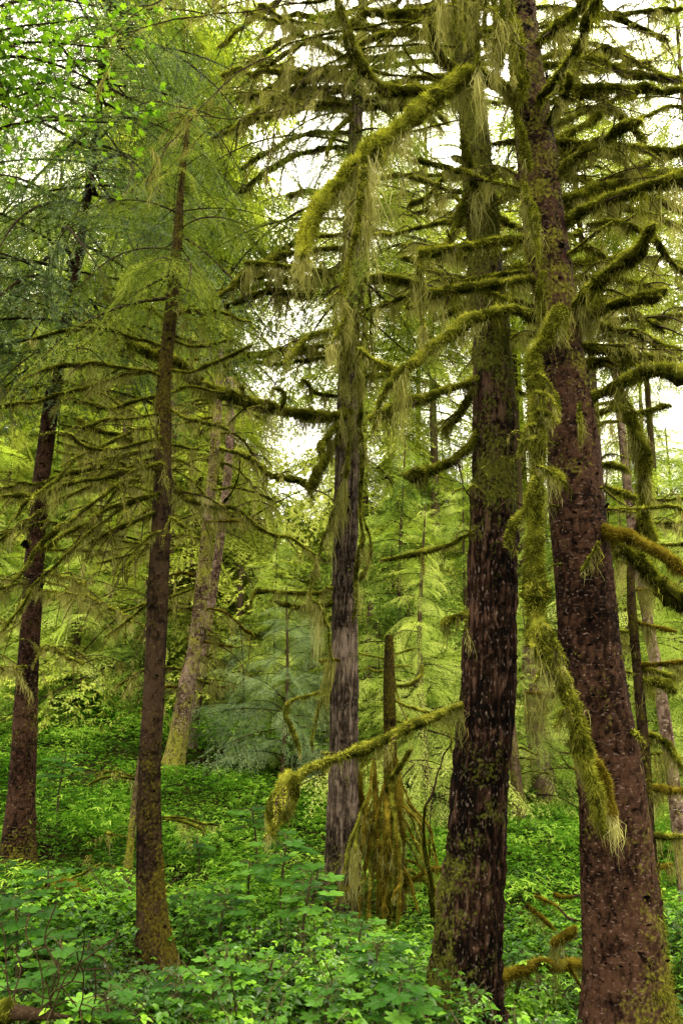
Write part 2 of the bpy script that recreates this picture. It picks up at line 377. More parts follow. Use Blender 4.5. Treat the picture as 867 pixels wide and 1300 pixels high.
def make_trunk(root, C, rr, mat, style='furrow', sides=110, flare=.35, mossf=None, seed=0, name='trunk', mossden=2500, mossmat='moss', mosslen=.03, flakes=0, lobes=5):
    g = float(ground(C[-1][0], C[-1][1]))
    z = C[:, 2] - g
    n = len(C)
    T, U, V = frames(C)
    th = np.arange(sides) / sides * 2 * math.pi
    dirs = U[:, None] * np.cos(th)[None, :, None] + V[:, None] * np.sin(th)[None, :, None]
    lob = .5 + .5 * np.sin(th * lobes + seed) * np.cos(th * 2 + seed * 2.3)
    fl = 1 + flare * np.exp(-np.clip(z, -.1, 9) / .32)[:, None] * (.5 + .9 * lob[None])
    X = C[:, None] + dirs * (rr[:, None] * fl)[..., None]
    if style == 'furrow':
        q = X * np.array([34, 34, 5.5]) + (fbm(X * 6, seed + 9, 2)[..., None] - .5) * 2.2
        a = 1 - np.abs(2 * noise(q, seed) - 1); b = 1 - np.abs(2 * noise(q * 2.1 + 5, seed + 1) - 1)
        h = 1 - (.6 * a + .4 * b)
        h = sstep(.1, .75, h)
        amp = .125
    elif style == 'fine':
        q = X * np.array([42, 42, 5.5]) + (fbm(X * 4, seed + 9, 2)[..., None] - .5) * 2.2
        a = 1 - np.abs(2 * noise(q, seed) - 1)
        big = 1 - np.abs(2 * noise(X * np.array([9, 9, .5]), seed + 3) - 1)
        h = sstep(.05, .8, 1 - a) * .6 + (1 - big ** 3) * .4
        amp = .13
    else:
        q = X * np.array([16, 16, 13]) + (fbm(X * 6, seed + 9, 2)[..., None] - .5) * 2
        a = 1 - np.abs(2 * noise(q, seed) - 1)
        b2 = 1 - np.abs(2 * noise(X * np.array([26, 26, 34]) + (fbm(X * 9, seed + 19, 2)[..., None] - .5) * 3, seed + 4) - 1)
        h = .4 * sstep(.0, .5, 1 - a ** 2) + .3 * sstep(.0, .35, 1 - b2 ** 2) + .3 * fbm(X * np.array([30, 30, 26]), seed + 2)
        amp = .05
    lump = (fbm(X * np.array([3.5, 3.5, 2.]), seed + 5, 2) - .5) * .16
    for q in range(14 if sides > 70 else 0):      # knots and healed branch scars
        kz = rng.integers(int(n * .25), n - 10); kt = rng.uniform(0, 6.28)
        dd = np.minimum(np.abs(th - kt), 2 * math.pi - np.abs(th - kt))[None] * rr[kz]
        dz = (np.arange(n) - kz)[:, None] * .02
        sz = rng.uniform(.03, .07)
        e_ = np.exp(-(dd ** 2 + dz ** 2) / sz ** 2)
        lump = lump + .16 * e_ - .14 * np.exp(-(dd ** 2 + dz ** 2) / (sz * .4) ** 2)
    X = C[:, None] + dirs * (rr[:, None] * fl * (1 + lump + amp * (h - .6)))[..., None]
    tint = .15 + .7 * h + (fbm(X * 2.5, seed + 6) - .5) * 1.0 + (fbm(X * np.array([9, 9, 26.]), seed + 16) - .5) * .5
    if mossf is not None:
        mk = mossf(z[:, None] * np.ones((1, sides)), dirs, .5 * fbm(X * 3., seed + 7, 3) + .5 * fbm(X * 13., seed + 27, 3), X)
        mk = np.clip(mk, 0, 1)
    else: mk = np.zeros(X.shape[:2])
    mb = MB()
    i = np.arange(n - 1)[:, None] * sides; j = np.arange(sides)[None]; j2 = (j + 1) % sides
    f = np.stack([i + j, i + j2, i + sides + j2, i + sides + j], -1).reshape(-1, 4)
    mb.add(X.reshape(-1, 3), f, tint.ravel(), mk.ravel())
    if flakes:
        ii = rng.integers(5, n - 5, flakes); jj = rng.integers(0, sides, flakes)
        nrm = dirs[ii, jj]; p = X[ii, jj]
        tz = np.array([0, 0, 1.]) - nrm * nrm[:, 2:3]; sx = np.cross(tz, nrm)
        s = (.004 + rng.gamma(1.6, .0045, flakes))[:, None]; ang = rng.normal(size=flakes)[:, None] * .6
        ex = sx * np.cos(ang) + tz * np.sin(ang); ey = -sx * np.sin(ang) + tz * np.cos(ang)
        lift = rng.uniform(.3, .9, (flakes, 1))
        asp = rng.uniform(.5, 1.1, (flakes, 1))
        v = np.stack([p - ex * s * .8 + nrm * .001, p + ex * s + nrm * .001, p + ex * s * .9 + ey * s * asp * 1.1 + nrm * s * lift, p - ex * s * .5 + ey * s * asp * 1.4 + nrm * s * lift * 1.1], 1)
        mb.add(v.reshape(-1, 3), np.arange(flakes * 4).reshape(-1, 4), np.repeat(rng.beta(1.3, 2.2, flakes) * 1.3, 4))
    o = mb.obj(name, mat, root, smooth=True)
    if mossf is not None and mossden:
        w = (mk * rr[:, None]).ravel(); w = np.where(mk.ravel() > .45, w, 0)
        if w.sum() > 0:
            seg = np.linalg.norm(C[1] - C[0]) * rr * 2 * math.pi
            area = (np.where(mk > .45, mk, 0) * seg[:, None] / sides).sum()
            k = int(min(60000, area * mossden))
            if k > 0:
                idx = rng.choice(len(w), k, p=w / w.sum())
                base = X.reshape(-1, 3)[idx] + rng.normal(size=(k, 3)) * .006
                d = dirs.reshape(-1, 3)[idx] + rng.normal(size=(k, 3)) * .45; d[:, 2] -= .7
                d /= np.linalg.norm(d, axis=1)[:, None]
                mm = MB()
                blades(mm, base, d, rng.uniform(.4, 1.5, k) * mosslen, rng.uniform(.004, .008, k), np.clip(.42 + rng.normal(size=k) * .16, 0, 1))
                mm.obj('moss', M[mossmat], o)
    return o, C, rr

def branch3(root, P, r, fz=1600, dr=260, dl=.12, twigs=0, tl=.35, lod=1., mossmat='moss', lich='lichen', seedk=0, moss_frac=1., tipwood=False, name='branch', a0=.5, dw=.0045):
    """P: control points in the world, r: (start, end) moss radius or a list"""
    P = [np.asarray(p, float) for p in P]
    L = sum(np.linalg.norm(P[i + 1] - P[i]) for i in range(len(P) - 1))
    n = max(8, int(L * 28))
    if not hasattr(r, '__len__'): r = (r, r * .6)
    if len(r) == 2 and len(P) != 2: r = list(np.linspace(r[0], r[1], len(P)))
    C, rr = curve(P, n, list(r))
    wob = fbm(C * 5 + seedk, 31, 2)[:, None] - .5
    C = C + np.stack([(fbm(C * 4 + seedk, 41 + k, 2) - .5) * .10 for k in range(3)], 1) * np.linspace(0, 1, n)[:, None] ** .5
    rr = np.maximum(rr * (.92 + (fbm(C * 8, 51, 3) - .5) * 1.5), rr * .35); rr = np.maximum(rr, .003)
    rr[-1] *= .25; rr[-2] *= .7
    wood = MB(); mo = MB(); li = MB()
    tube(wood, C, np.maximum(rr * .5, .004), 7, .2, 12, 3, a=.45)
    if moss_frac > 0:
        k = max(6, int(n * moss_frac))
        Cm = C[:k].copy(); Cm[:, 2] += rr[:k] * .08; rm = rr[:k] * .74
        rm = rm.copy(); rm[-1] *= .2
        sd_ = 12 if lod > .6 else 7
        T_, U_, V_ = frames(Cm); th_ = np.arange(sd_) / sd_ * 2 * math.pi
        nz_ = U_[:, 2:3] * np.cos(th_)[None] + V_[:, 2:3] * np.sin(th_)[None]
        tube(mo, Cm, rm, sd_, .75, 26, 5, a=np.clip(a0 - .30 + .25 * nz_.ravel() + (fbm(np.repeat(Cm, sd_, 0) * 9, 77, 2) - .5) * .5, 0, 1))  # painted shading: dark core, brighter along the top, darker underneath
        nf = int(fz * L * lod * max(.35, float(rr.mean()) / .045))
        if nf:
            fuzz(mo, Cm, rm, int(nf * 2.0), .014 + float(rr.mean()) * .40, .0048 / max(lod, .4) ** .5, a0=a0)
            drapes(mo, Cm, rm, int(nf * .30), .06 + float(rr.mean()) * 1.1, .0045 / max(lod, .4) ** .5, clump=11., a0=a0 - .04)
    nd = int(dr * L * lod)
    if nd: drapes(li, C, rr, nd, dl, dw / max(lod, .35) ** .5, a0=a0 + .08)
    T, U, V = frames(C)
    for q in range(twigs):
        t = rng.uniform(.12, 1.)
        i = min(int(t * (n - 1)), n - 1)
        sgn = rng.choice([-1, 1])
        d = T[i] * rng.uniform(.3, 1.) + U[i] * sgn * rng.uniform(.4, 1.1) + V[i] * rng.normal() * .35
        d = d / np.linalg.norm(d)
        l = tl * rng.uniform(.5, 1.4) * (1.15 - .6 * t)
        p0 = C[i]; p1 = p0 + d * l * .5 + np.array([0, 0, rng.normal() * .03]); p2 = p1 + d * l * .5 + np.array([0, 0, -l * rng.uniform(.05, .45)])
        cc = curve([p0, p1, p2], 8)
        tr = np.linspace(max(.004, rr[i] * .28), .0025, 8)
        tube(wood, cc, tr, 4, a=.4)
        if rng.random() < .8:
            tm = tr * 1.5 + .002
            fuzz(mo, cc, tm, int(fz * .35 * l * lod), .016, .005 / max(lod, .4) ** .5, a0=a0)
            drapes(li, cc, tr, int(dr * .7 * l * lod), dl * .6, dw / max(lod, .35) ** .5, a0=a0 + .08)
    b = wood.obj(name, M['palewood'] if tipwood else M['wood'], root, smooth=True)
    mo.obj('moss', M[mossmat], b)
    li.obj('lichen', M[lich], b)
    return C, rr

BSC = 1.0
def bpx(root, Y, pts, r, d1=0., d0=0., **k):
    """branch from photo points; d0/d1 depth offset at start and end"""
    n = len(pts)
    q = []; r = [c * BSC for c in r]
    for i, (x, y) in enumerate(pts):
        t = i / (n - 1)
        q.append(at(x, y, Y + d0 + (d1 - d0) * t))
    return branch3(root, q, r, seedk=float(pts[0][0] * .37 + pts[0][1]), **k)

# ------------------------------------------------------------------ needle sprays
def needles(mb, A, B, up, per_m, nl, nw, mode=0, vary=0.):
    """needles on both sides of many twiglets A->B"""
    L = np.linalg.norm(B - A, axis=1)
    cnt = np.maximum(2, (L * per_m).astype(int))
    idx = np.repeat(np.arange(len(A)), cnt)
    m = len(idx)
    t = rng.random(m)
    D = (B - A) / (L[:, None] + 1e-9)
    base = A[idx] + D[idx] * (L[idx] * t)[:, None]
    S = np.cross(D, up); S /= np.linalg.norm(S, axis=1)[:, None] + 1e-9
    sg = rng.choice([-1., 1.], m)[:, None]
    d = S[idx] * sg + D[idx] * .75 + up[idx] * (rng.normal(size=(m, 1)) * (.3 if mode == 0 else .8))
    d /= np.linalg.norm(d, axis=1)[:, None]
    side = D[idx]
    tipf = np.where(t > .85, .7, 1.)
    tw = rng.random(len(A))
    a = np.clip(.5 + (tw[idx] - .5) * .35 + (t - .5) * .25 + rng.normal(size=m) * .07 + vary, 0, 1)
    blades(mb, base, d, rng.uniform(.7, 1.2, m) * nl * tipf, nw, a, side=side)

def spray(L=1.4, per_m=140, nl=.014, nw=.006, droop=.35, sub=True, mode=0, step=.075, hang=0.):
    """a branch along +X with flat side twigs; returns needles mesh + wood mesh builders"""
    nd = MB(); wd = MB()
    n = 14
    t = np.linspace(0, 1, n)
    P = np.stack([t * L, .05 * L * np.sin(t * 3 + rng.uniform(0, 6)), -droop * L * t ** 2 + .06 * L * np.sin(t * 3)], 1)
    tube(wd, P, np.linspace(.007 * L + .002, .0015, n), 4, a=.4)
    A = []; B = []; Up = []
    s = .14 * L; k = 0
    while s < L:
        tt = s / L
        i = min(int(tt * (n - 1)), n - 2); f = tt * (n - 1) - i
        p = P[i] * (1 - f) + P[i + 1] * f
        T = P[i + 1] - P[i]; T /= np.linalg.norm(T)
        sg = 1 if k % 2 else -1; k += 1
        sl = L * (.44 * (1 - tt) ** .8 + .07) * rng.uniform(.7, 1.2)
        ang = R(rng.uniform(48, 68))
        d = T * math.cos(ang) + np.array([0, sg, 0]) * math.sin(ang)
        d[2] += rng.normal() * .08
        m = max(2, int(sl / step))
        q = p.copy(); dd = d.copy()
        prev = q
        pts = [q]
        for j in range(m):
            dd = dd + np.array([0, 0, -(.06 + hang)]) ; dd /= np.linalg.norm(dd)
            q2 = q + dd * sl / m
            A.append(q); B.append(q2); Up.append([0, 0, 1])
            if sub and j < m:
                for sg2 in (-1, 1):
                    nn = np.cross([0, 0, 1.], dd); nn /= np.linalg.norm(nn) + 1e-9
                    l2 = min(.22, sl * .38) * (1 - .65 * j / m) * rng.uniform(.6, 1.2)
                    d2 = dd * .75 + nn * sg2 * .75 + np.array([0, 0, -.12 - hang * 2 + rng.normal() * .1]); d2 /= np.linalg.norm(d2)
                    A.append(q2); B.append(q2 + d2 * l2); Up.append([0, 0, 1])
            q = q2; pts.append(q)
        tube(wd, np.array(pts), np.linspace(.0025, .001, len(pts)), 3, a=.4)
        s += step * rng.uniform(.7, 1.15) * (1.0 if L < 1.6 else L / 1.6)
    A.append(P[-3]); B.append(P[-1]); Up.append([0, 0, 1])
    needles(nd, np.array(A), np.array(B), np.array(Up, float), per_m, nl, nw, mode)
    return nd, wd

def flat(mb):
    v = np.concatenate(mb.v); f = np.concatenate(mb.f3) if mb.f3 else None; q = np.concatenate(mb.f4) if mb.f4 else None
    return v, f, q, np.concatenate(mb.a)

def put(dst, src, Mx, off, da=0.):
    v, f, q, a = src
    w = v @ Mx.T + off
    if f is not None and q is None: dst.add(w, f, a + da)
    elif q is not None and f is None: dst.add(w, q, a + da)

def rotm(az, el, roll=0., s=1.):
    ca, sa = math.cos(az), math.sin(az); ce, se = math.cos(el), math.sin(el); cr, sr = math.cos(roll), math.sin(roll)
    Rz = np.array([[ca, -sa, 0], [sa, ca, 0], [0, 0, 1]]); Ry = np.array([[ce, 0, -se], [0, 1, 0], [se, 0, ce]]); Rx = np.array([[1, 0, 0], [0, cr, -sr], [0, sr, cr]])
    return Rz @ Ry @ Rx * s

# ================================================================== the setting
def build_ground():
    mb = MB()
    ys = np.concatenate([np.linspace(-12, 2, 12), np.linspace(2.3, 34, 150), np.linspace(35, 400, 60)])
    us = np.linspace(-1, 1, 161)
    us = np.sign(us) * (np.abs(us) ** 1.6)
    Y, Uu = np.meshgrid(ys, us, indexing='ij')
    X = Uu * (14 + np.clip(Y, 0, 400) * 1.3)
    Z = ground(X, Y) + (fbm(np.stack([X * 4, Y * 4, X * 0], -1), 8, 2) - .5) * .10
    v = np.stack([X, Y, Z], -1).reshape(-1, 3)
    a, b = X.shape
    i = np.arange(a - 1)[:, None] * b; j = np.arange(b - 1)[None]
    f = np.stack([i + j, i + j + 1, i + b + j + 1, i + b + j], -1).reshape(-1, 4)
    mb.add(v, f)
    o = mb.obj('ground', M['ground'], smooth=True)
    tag(o, 'dark mossy forest floor', kind='structure')
build_ground()

# ================================================================== leaves
def leaf_toothed(n=5, w=.30, fold=.10, curl=.18):
    """an oval pointed leaflet with toothed edges, along +X, length 1"""
    xs = np.linspace(0, 1, n + 2)
    mid = np.stack([xs, xs * 0, -curl * xs ** 2], 1)
    V = [mid]; half = []
    for s in (1, -1):
        x = np.linspace(.06, .94, n)
        y = w * np.sin(np.pi * x ** .75) ** .8 * s
        y = y * (1 + .16 * (np.arange(n) % 2))
        half.append(np.stack([x - .02 * (np.arange(n) % 2), y, fold * np.abs(y) / w - curl * x ** 2], 1)); V.append(half[-1])
    v = np.concatenate(V); f = []
    m = n + 2
    for k, off in ((0, m), (1, m + n)):
        for j in range(n):
            a = off + j
            tri = [(j, j + 1, a)]
            if j < n - 1: tri.append((a, j + 1, a + 1))
            else: tri.append((a, j + 1, j + 2))
            for t in tri: f.append(t if k == 1 else t[::-1])
    return v, np.array(f)

def leaf_lobed(lobes=7, teeth=3, droop=.16, spread=R(300)):
    """a broad palmate leaf, centre at the petiole, radius about 1, the middle lobe along +X"""
    pts = []
    for k in range(lobes):
        c = (k / (lobes - 1) - .5) * spread
        Lr = 1.0 - .38 * abs(k / (lobes - 1) - .5) * 2
        hw = spread / (lobes - 1) / 2
        for q in range(-teeth, teeth + 1):
            u = q / teeth
            r_ = Lr * (1 - .30 * abs(u) ** 1.2) * (1.05 if (q % 2) else .97)
            if k < lobes - 1 and q == teeth: r_ *= .88
            if k > 0 and q == -teeth: continue
            pts.append((r_, c + u * hw))
    b = np.array([[r_ * math.cos(a), r_ * math.sin(a), 0] for r_, a in pts])
    rr = np.linalg.norm(b, axis=1)
    phase = np.array([a for _, a in pts])
    b[:, 2] = -droop * rr ** 2 + .05 * np.cos(phase * (lobes - 1) / spread * 2 * math.pi)
    mid = b * .5; mid[:, 2] = -droop * .2 * rr ** 2 + .05 * np.cos(phase * (lobes - 1) / spread * 2 * math.pi)
    v = np.concatenate([[[0, 0, -.03]], mid, b]); n = len(b)
    f = [(0, 1 + i, 2 + i) for i in range(n - 1)]
    for i in range(n - 1):
        f += [(1 + i, 1 + n + i, 2 + n + i), (1 + i, 2 + n + i, 2 + i)]
    return v, np.array(f)

LT = leaf_toothed(5); LS = leaf_toothed(2, .28)
LB = leaf_lobed(7, 3, .10); LM = leaf_lobed(5, 2, .2, R(260))

def stamp(mb, tpl, pos, az, pitch, roll, s, a):
    """many copies of a leaf template in one go"""
    v, f = tpl
    n = len(pos)
    ca, sa = np.cos(az), np.sin(az); ce, se = np.cos(pitch), np.sin(pitch); cr, sr = np.cos(roll), np.sin(roll)
    z = np.zeros(n); o = np.ones(n)
    Rz = np.stack([np.stack([ca, -sa, z], -1), np.stack([sa, ca, z], -1), np.stack([z, z, o], -1)], 1)
    Ry = np.stack([np.stack([ce, z, -se], -1), np.stack([z, o, z], -1), np.stack([se, z, ce], -1)], 1)
    Rx = np.stack([np.stack([o, z, z], -1), np.stack([z, cr, -sr], -1), np.stack([z, sr, cr], -1)], 1)
    Mx = Rz @ Ry @ Rx * s[:, None, None]
    w = np.einsum('nij,vj->nvi', Mx, v) + pos[:, None]
    ff = (np.arange(n)[:, None, None] * len(v) + f[None]).reshape(-1, 3)
    mb.add(w.reshape(-1, 3), ff, np.repeat(a, len(v)))

_LX = [0, 100, 170, 240, 300, 350, 400, 430, 470, 550, 600, 640, 740, 867]
_L1 = [1110, 1130, 1225, 1235, 1205, 1195, 1190, 1185, 1190, 1240, 1297, 1297, 1292, 1290]
_L2 = [1085, 1095, 1100, 1130, 1080, 1050, 1060, 1150, 1170, 1190, 1200, 1200, 1160, 1120]
_L3 = [950, 955, 960, 965, 975, 985, 1020, 1050, 1060, 1050, 1040, 1035, 1040, 1030]
def top_limit(x, y):
    """how high the undergrowth stands: lower in front of the big trunks and over the hollow at the right"""
    x = np.atleast_1d(np.asarray(x, float)); y = np.atleast_1d(np.asarray(y, float))
    px = 433 + x / (y * 1.0) * F * .98
    l = np.where(y < 6.5, np.interp(px, _LX, _L1), np.where(y < 9.3, np.interp(px, _LX, _L2), np.interp(px, _LX, _L3)))
    ang = np.arctan2(650 - l, F) + PITCH
    z = CAM[2] + y * np.tan(ang)
    return np.where(y > 13.5, 99, z)

def understorey(name, mat, label, n_cl, y0, y1, tpl, size, leaves, hmin, hmax, xk=.56, seed=0, xlim=None, bias=.0):
    u = rng.random(n_cl)
    y = (y0 ** 1.6 + u * (y1 ** 1.6 - y0 ** 1.6)) ** (1 / 1.6)
    x = rng.uniform(-1, 1, n_cl) * (y * xk + 1.0)
    if xlim: x = rng.uniform(xlim[0], xlim[1], n_cl) * y / 10
    dn = fbm(np.stack([x * .8, y * .8, x * 0 + seed], -1), 61, 3)
    hill = fbm(np.stack([x * .45, y * .45, x * 0 + seed + 4], -1), 71, 2)
    keep = rng.random(n_cl) < sstep(.30, .52, dn + bias)
    x, y, hill, dn = x[keep], y[keep], hill[keep], dn[keep]
    n = len(x)
    top = hmin + (hmax - hmin) * sstep(.25, .75, hill) * rng.uniform(.6, 1.15, n)
    lim = np.maximum(top_limit(x, y) - ground(x, y), .14)
    top = np.minimum(top, lim * rng.uniform(.7, 1.05, n))
    ok = top > .03
    x, y, top = x[ok], y[ok], top[ok]; n = len(x)
    k = rng.integers(int(leaves * .6), int(leaves * 1.4) + 1, n)
    idx = np.repeat(np.arange(n), k); m = len(idx)
    rad = np.sqrt(rng.random(m)) * .26
    an = rng.uniform(0, 2 * math.pi, m)
    px = x[idx] + rad * np.cos(an); py = y[idx] + rad * np.sin(an)
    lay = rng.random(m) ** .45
    pz = ground(px, py) + top[idx] * lay * (1 - .5 * (rad / .26) ** 2 * .5)
    s = size * rng.uniform(.55, 1.25, m)
    mb = MB()
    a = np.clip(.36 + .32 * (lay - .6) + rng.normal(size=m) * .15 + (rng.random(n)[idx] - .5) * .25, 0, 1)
    az = an + rng.normal(size=m) * .6
    pos = np.stack([px, py, pz], 1)
    # leaflets in threes
    for q, off in enumerate((0, 1.05, -1.05)):
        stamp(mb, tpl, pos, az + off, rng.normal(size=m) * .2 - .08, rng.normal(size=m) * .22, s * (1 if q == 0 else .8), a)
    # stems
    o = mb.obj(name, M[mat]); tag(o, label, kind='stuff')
    return o

understorey('salmonberry_thicket', 'shrub_far', 'dense bright green understorey leaves covering the forest floor', 17000, 8.2, 26, LS, .075, 12, .25, 1.0, seed=1, bias=.16)
understorey('far_undergrowth', 'shrub_far', 'mass of small green leaves at the far edge of the clearing', 9000, 22, 60, LS, .16, 9, .3, 1.4, xk=.75, seed=2, bias=.1)
understorey('low_ground_cover', 'shrub', 'low leafy ground cover between the trunks', 16000, 3.2, 18, LS, .05, 9, .04, .32, seed=3, bias=.02)
understorey('leaf_litter', 'litter', 'brown dead leaves scattered over the dark forest floor', 5000, 3.5, 12, LS, .05, 5, .0, .03, seed=9, bias=.3)
understorey('berry_thicket', 'shrub', 'thick leafy berry canes on the near forest floor', 1300, 5.0, 9.2, LT, .058, 14, .15, .75, seed=7)

# ------------------------------------------------------------------ countable foreground shrubs
def make_broadleaf(hgt, nl, size, kind):
    root = thing('devils_club_plant' if kind == 0 else 'salmonberry_shrub', (0, 0, -50), None, 'shrub')
    st = MB(); lf = MB()
    if kind == 0:
        P = curve([(0, 0, -.1), (.05, .02, hgt * .5), (.02, -.03, hgt)], 12)
        tube(st, P, np.linspace(.014, .008, 12), 6, .2, 20, 3, a=.5)
        g = 2.399
        for k in range(nl):
            az = k * g + rng.normal() * .2
            h = hgt * (1 - .32 * k / nl)
            l = size * rng.uniform(.8, 1.5)
            b = np.array([.02, 0, h]); e = b + np.array([math.cos(az) * l, math.sin(az) * l, l * rng.uniform(.0, .2)])
            tube(st, curve([b, (b + e) / 2 + [0, 0, .03], e], 6), .0035, 4, a=.6)
            s = size * rng.uniform(.7, 1.15)
            stamp(lf, LB, e[None], np.array([az]), np.array([rng.normal() * .09 - .04]), np.array([rng.normal() * .09]), np.array([s]), np.array([.45 + rng.normal() * .13]))
    else:
        for c in range(7):
            az = rng.uniform(0, 6.28); l = hgt * rng.uniform(.6, 1.1)
            P = curve([(0, 0, -.1), (math.cos(az) * l * .2, math.sin(az) * l * .2, hgt * .6), (math.cos(az) * l * .6, math.sin(az) * l * .6, hgt * rng.uniform(.7, 1.))], 14)
            tube(st, P, np.linspace(.007, .003, 14), 5, a=.5)
            m = nl
            t = rng.uniform(.3, 1, m); i = (t * 13).astype(int)
            an = rng.uniform(0, 6.28, m); rd = rng.uniform(.03, .13, m)
            e = P[i] + np.stack([np.cos(an) * rd, np.sin(an) * rd, rng.uniform(-.02, .06, m)], 1)
            for k in range(m): tube(st, np.array([P[i[k]], (P[i[k]] + e[k]) / 2 + [0, 0, .008], e[k]]), .0015, 3, a=.6)
            s = size * rng.uniform(.6, 1.2, m); a = np.clip(.5 + rng.normal(size=m) * .15, 0, 1)
            for q, off in enumerate((0, 1.15, -1.15)):
                stamp(lf, LT, e, an + off, rng.normal(size=m) * .13 - .08, rng.normal(size=m) * .16, s * (1 if q == 0 else .8), a)
    st.obj('stem', M['stem'], root, smooth=True)
    lf.obj('foliage', M['bigleaf'] if kind == 0 else M['shrub'], root)
    return root

WORLD_LOC_BASE = np.array([0, 0, -50.])
def at_origin(fn, *a):
    """build a thing around the origin"""
    global thing
    r = fn(*a)
    return r

_thing = thing
def thing0(name, loc, label, cat, group=None):
    r = _thing(name, (0, 0, 0), label, cat, group); return r

def scatter_plants():
    global thing
    thing = thing0
    protos = [make_broadleaf(.75, 12, .125, 0), make_broadleaf(.95, 15, .14, 0), make_broadleaf(.55, 11, .105, 0)]
    sal = [make_broadleaf(.55, 15, .060, 1), make_broadleaf(.7, 18, .062, 1), make_broadleaf(.42, 14, .052, 1)]
    thing = _thing
    HH = dict(zip([id(q) for q in protos + sal], [.85, 1.05, .65, .6, .75, .47]))
    used = set()
    def place(pool, k, x, y, label, group, sc=1.):
        k = k % len(pool)
        p = pool[k]
        rz = rng.uniform(0, 6.28)
        z = float(ground(x, y))
        H0 = HH[id(p)]
        mxs = float(top_limit(x, y)[0] - z) / H0 * 1.05
        sc = min(sc, mxs)
        if sc < .35: return
        if id(p) not in used:
            used.add(id(p)); p.location = (x, y, z); p.rotation_euler = (0, 0, rz); p.scale = (sc,) * 3; o = p
        else: o = dup(p, (x, y, z), rz, sc)
        o['label'] = label; o['group'] = group
    # broad leaved plants: photo x, depth
    spots = [(250, 4.9, 1.0), (205, 5.3, .9), (140, 6.1, 1.35), (95, 7.2, 1.2), (300, 5.2, .8), (350, 5.6, .9), (420, 5.0, .75), (470, 5.4, .8), (520, 6.0, .8),
             (395, 6.8, 1.15), (370, 7.6, 1.3), (330, 8.4, 1.2), (455, 6.6, .9), (60, 5.6, .9), (20, 6.8, 1.), (15, 4.9, .8), (110, 5.0, .8), (400, 8.3, 1.3), (300, 7.0, .9),
             (500, 4.7, .7), (560, 4.9, .6), (600, 5.1, .6), (700, 5.0, .5), (640, 7.5, .8), (690, 8.3, .8), (860, 7.0, 1.), (345, 4.7, .75), (165, 4.7, .8), (440, 7.6, 1.0), (250, 7.8, 1.2), (40, 8.6, 1.2), (140, 8.8, 1.2), (260, 9.4, 1.2), (330, 10, 1.2), (100, 10.2, 1.2)]
    for k, (px, Y, sc) in enumerate(spots):
        x = (px - 433) / F * Y * 1.02
        place(protos, k, x, Y, 'broad lobed leaves held flat on a thin stem among the near undergrowth', 'broad leaved plants in the understorey', sc)
    for k in range(105):
        Y = rng.uniform(3.7, 8.2)
        x = rng.uniform(-.47, .2 if Y < 5.6 else .5) * Y
        if abs(x - (205 - 433) / F * 6.5) < .25 and 5.6 < Y < 6.7: continue
        if (Y > 5 and Y < 7.2 and .0 < x < .35): continue
        place(sal, k, x, Y, 'leafy green shrub with toothed leaflets in the near undergrowth', 'leafy shrubs in the near undergrowth', rng.uniform(.7, 1.15))
scatter_plants()

# ================================================================== the five standing trees
def base_of(C):
    i = -1
    return np.array([C[i, 0], C[i, 1], float(ground(C[i, 0], C[i, 1]))])

# --- tree with the reddish trunk, right
Y3 = 5.2
C3, R3 = trunk_path([(625, -420, 14), (640, -150, 26), (660, 0, 34), (669, 100, 41), (681, 200, 49), (692, 300, 52), (711, 434, 54), (724, 534, 59), (731, 634, 66), (741, 734, 70), (754, 868, 77), (768, 950, 80), (781, 1066, 88), (790, 1180, 97), (798, 1300, 108)], Y3)
t3 = thing('mossy_spruce_tree', base_of(C3), 'large spruce with smooth reddish brown scaly trunk at the right, thick mossy bare branches above', 'tree')
def m3(z, d, nz, X):
    base = sstep(1.9, .1, z) * (.50 + .45 * d[..., 0]) + .0
    up = sstep(3.2, 5.0, z) * .46
    return np.clip((base + up) * 1.0 + (nz - .5) * 2.0 - .12, 0, 1)
make_trunk(t3, C3, R3, M['bark_red'], 'scaly', 130, .5, m3, 3, mossden=3400, mossmat='moss', mosslen=.034, flakes=1500, lobes=4)

BSC = 1.08
B = lambda *a, **k: bpx(t3, Y3, *a, **k)
K = dict(fz=2600, dr=460, twigs=3, tl=.22)
B([(672, 69), (703, 37), (732, 17), (760, -15)], (.035, .035), -.7, dl=.09, **K)
B([(675, 144), (695, 115), (724, 75), (747, 37), (768, -10)], (.036, .045), -1.0, dl=.09, **K)
B([(689, 173), (703, 144), (718, 115), (724, 87)], (.02, .028), -.6, dl=.08, **K)
B([(682, 106), (727, 110), (790, 111), (880, 116)], (.035, .045), .4, dl=.05, **K)
B([(676, 88), (738, 77), (761, 77), (796, 92), (830, 98), (875, 101)], (.03, .04), .8, dl=.05, **K)
B([(690, 182), (750, 182), (793, 188), (819, 189), (850, 192), (880, 196)], (.025, .045), .5, dl=.18, **K)
B([(695, 233), (732, 202), (770, 173), (790, 160), (811, 149)], (.03, .06), -.5, dl=.17, **K)
B([(698, 255), (740, 246), (778, 231), (820, 228), (880, 214)], (.03, .045), .5, dl=.09, **K)
B([(706, 292), (755, 262), (801, 245), (850, 232), (885, 218)], (.04, .062), -.4, dl=.16, **K)
B([(700, 180), (718, 173), (747, 156), (767, 141)], (.02, .03), .4, dl=.07, **K)
B([(735, 110), (758, 123), (778, 135), (796, 147), (819, 181)], (.028, .04), .6, .4, dl=.05, **K)
B([(810, 150), (819, 147), (848, 135), (875, 140)], (.012, .02), .3, dl=.05, **K)
B([(700, 330), (718, 325), (741, 308), (778, 279)], (.016, .02), -.3, dl=.06, fz=1200, dr=160)
B([(712, 402), (744, 377), (778, 345), (807, 314), (830, 279)], (.045, .06), -.7, dl=.12, **K)
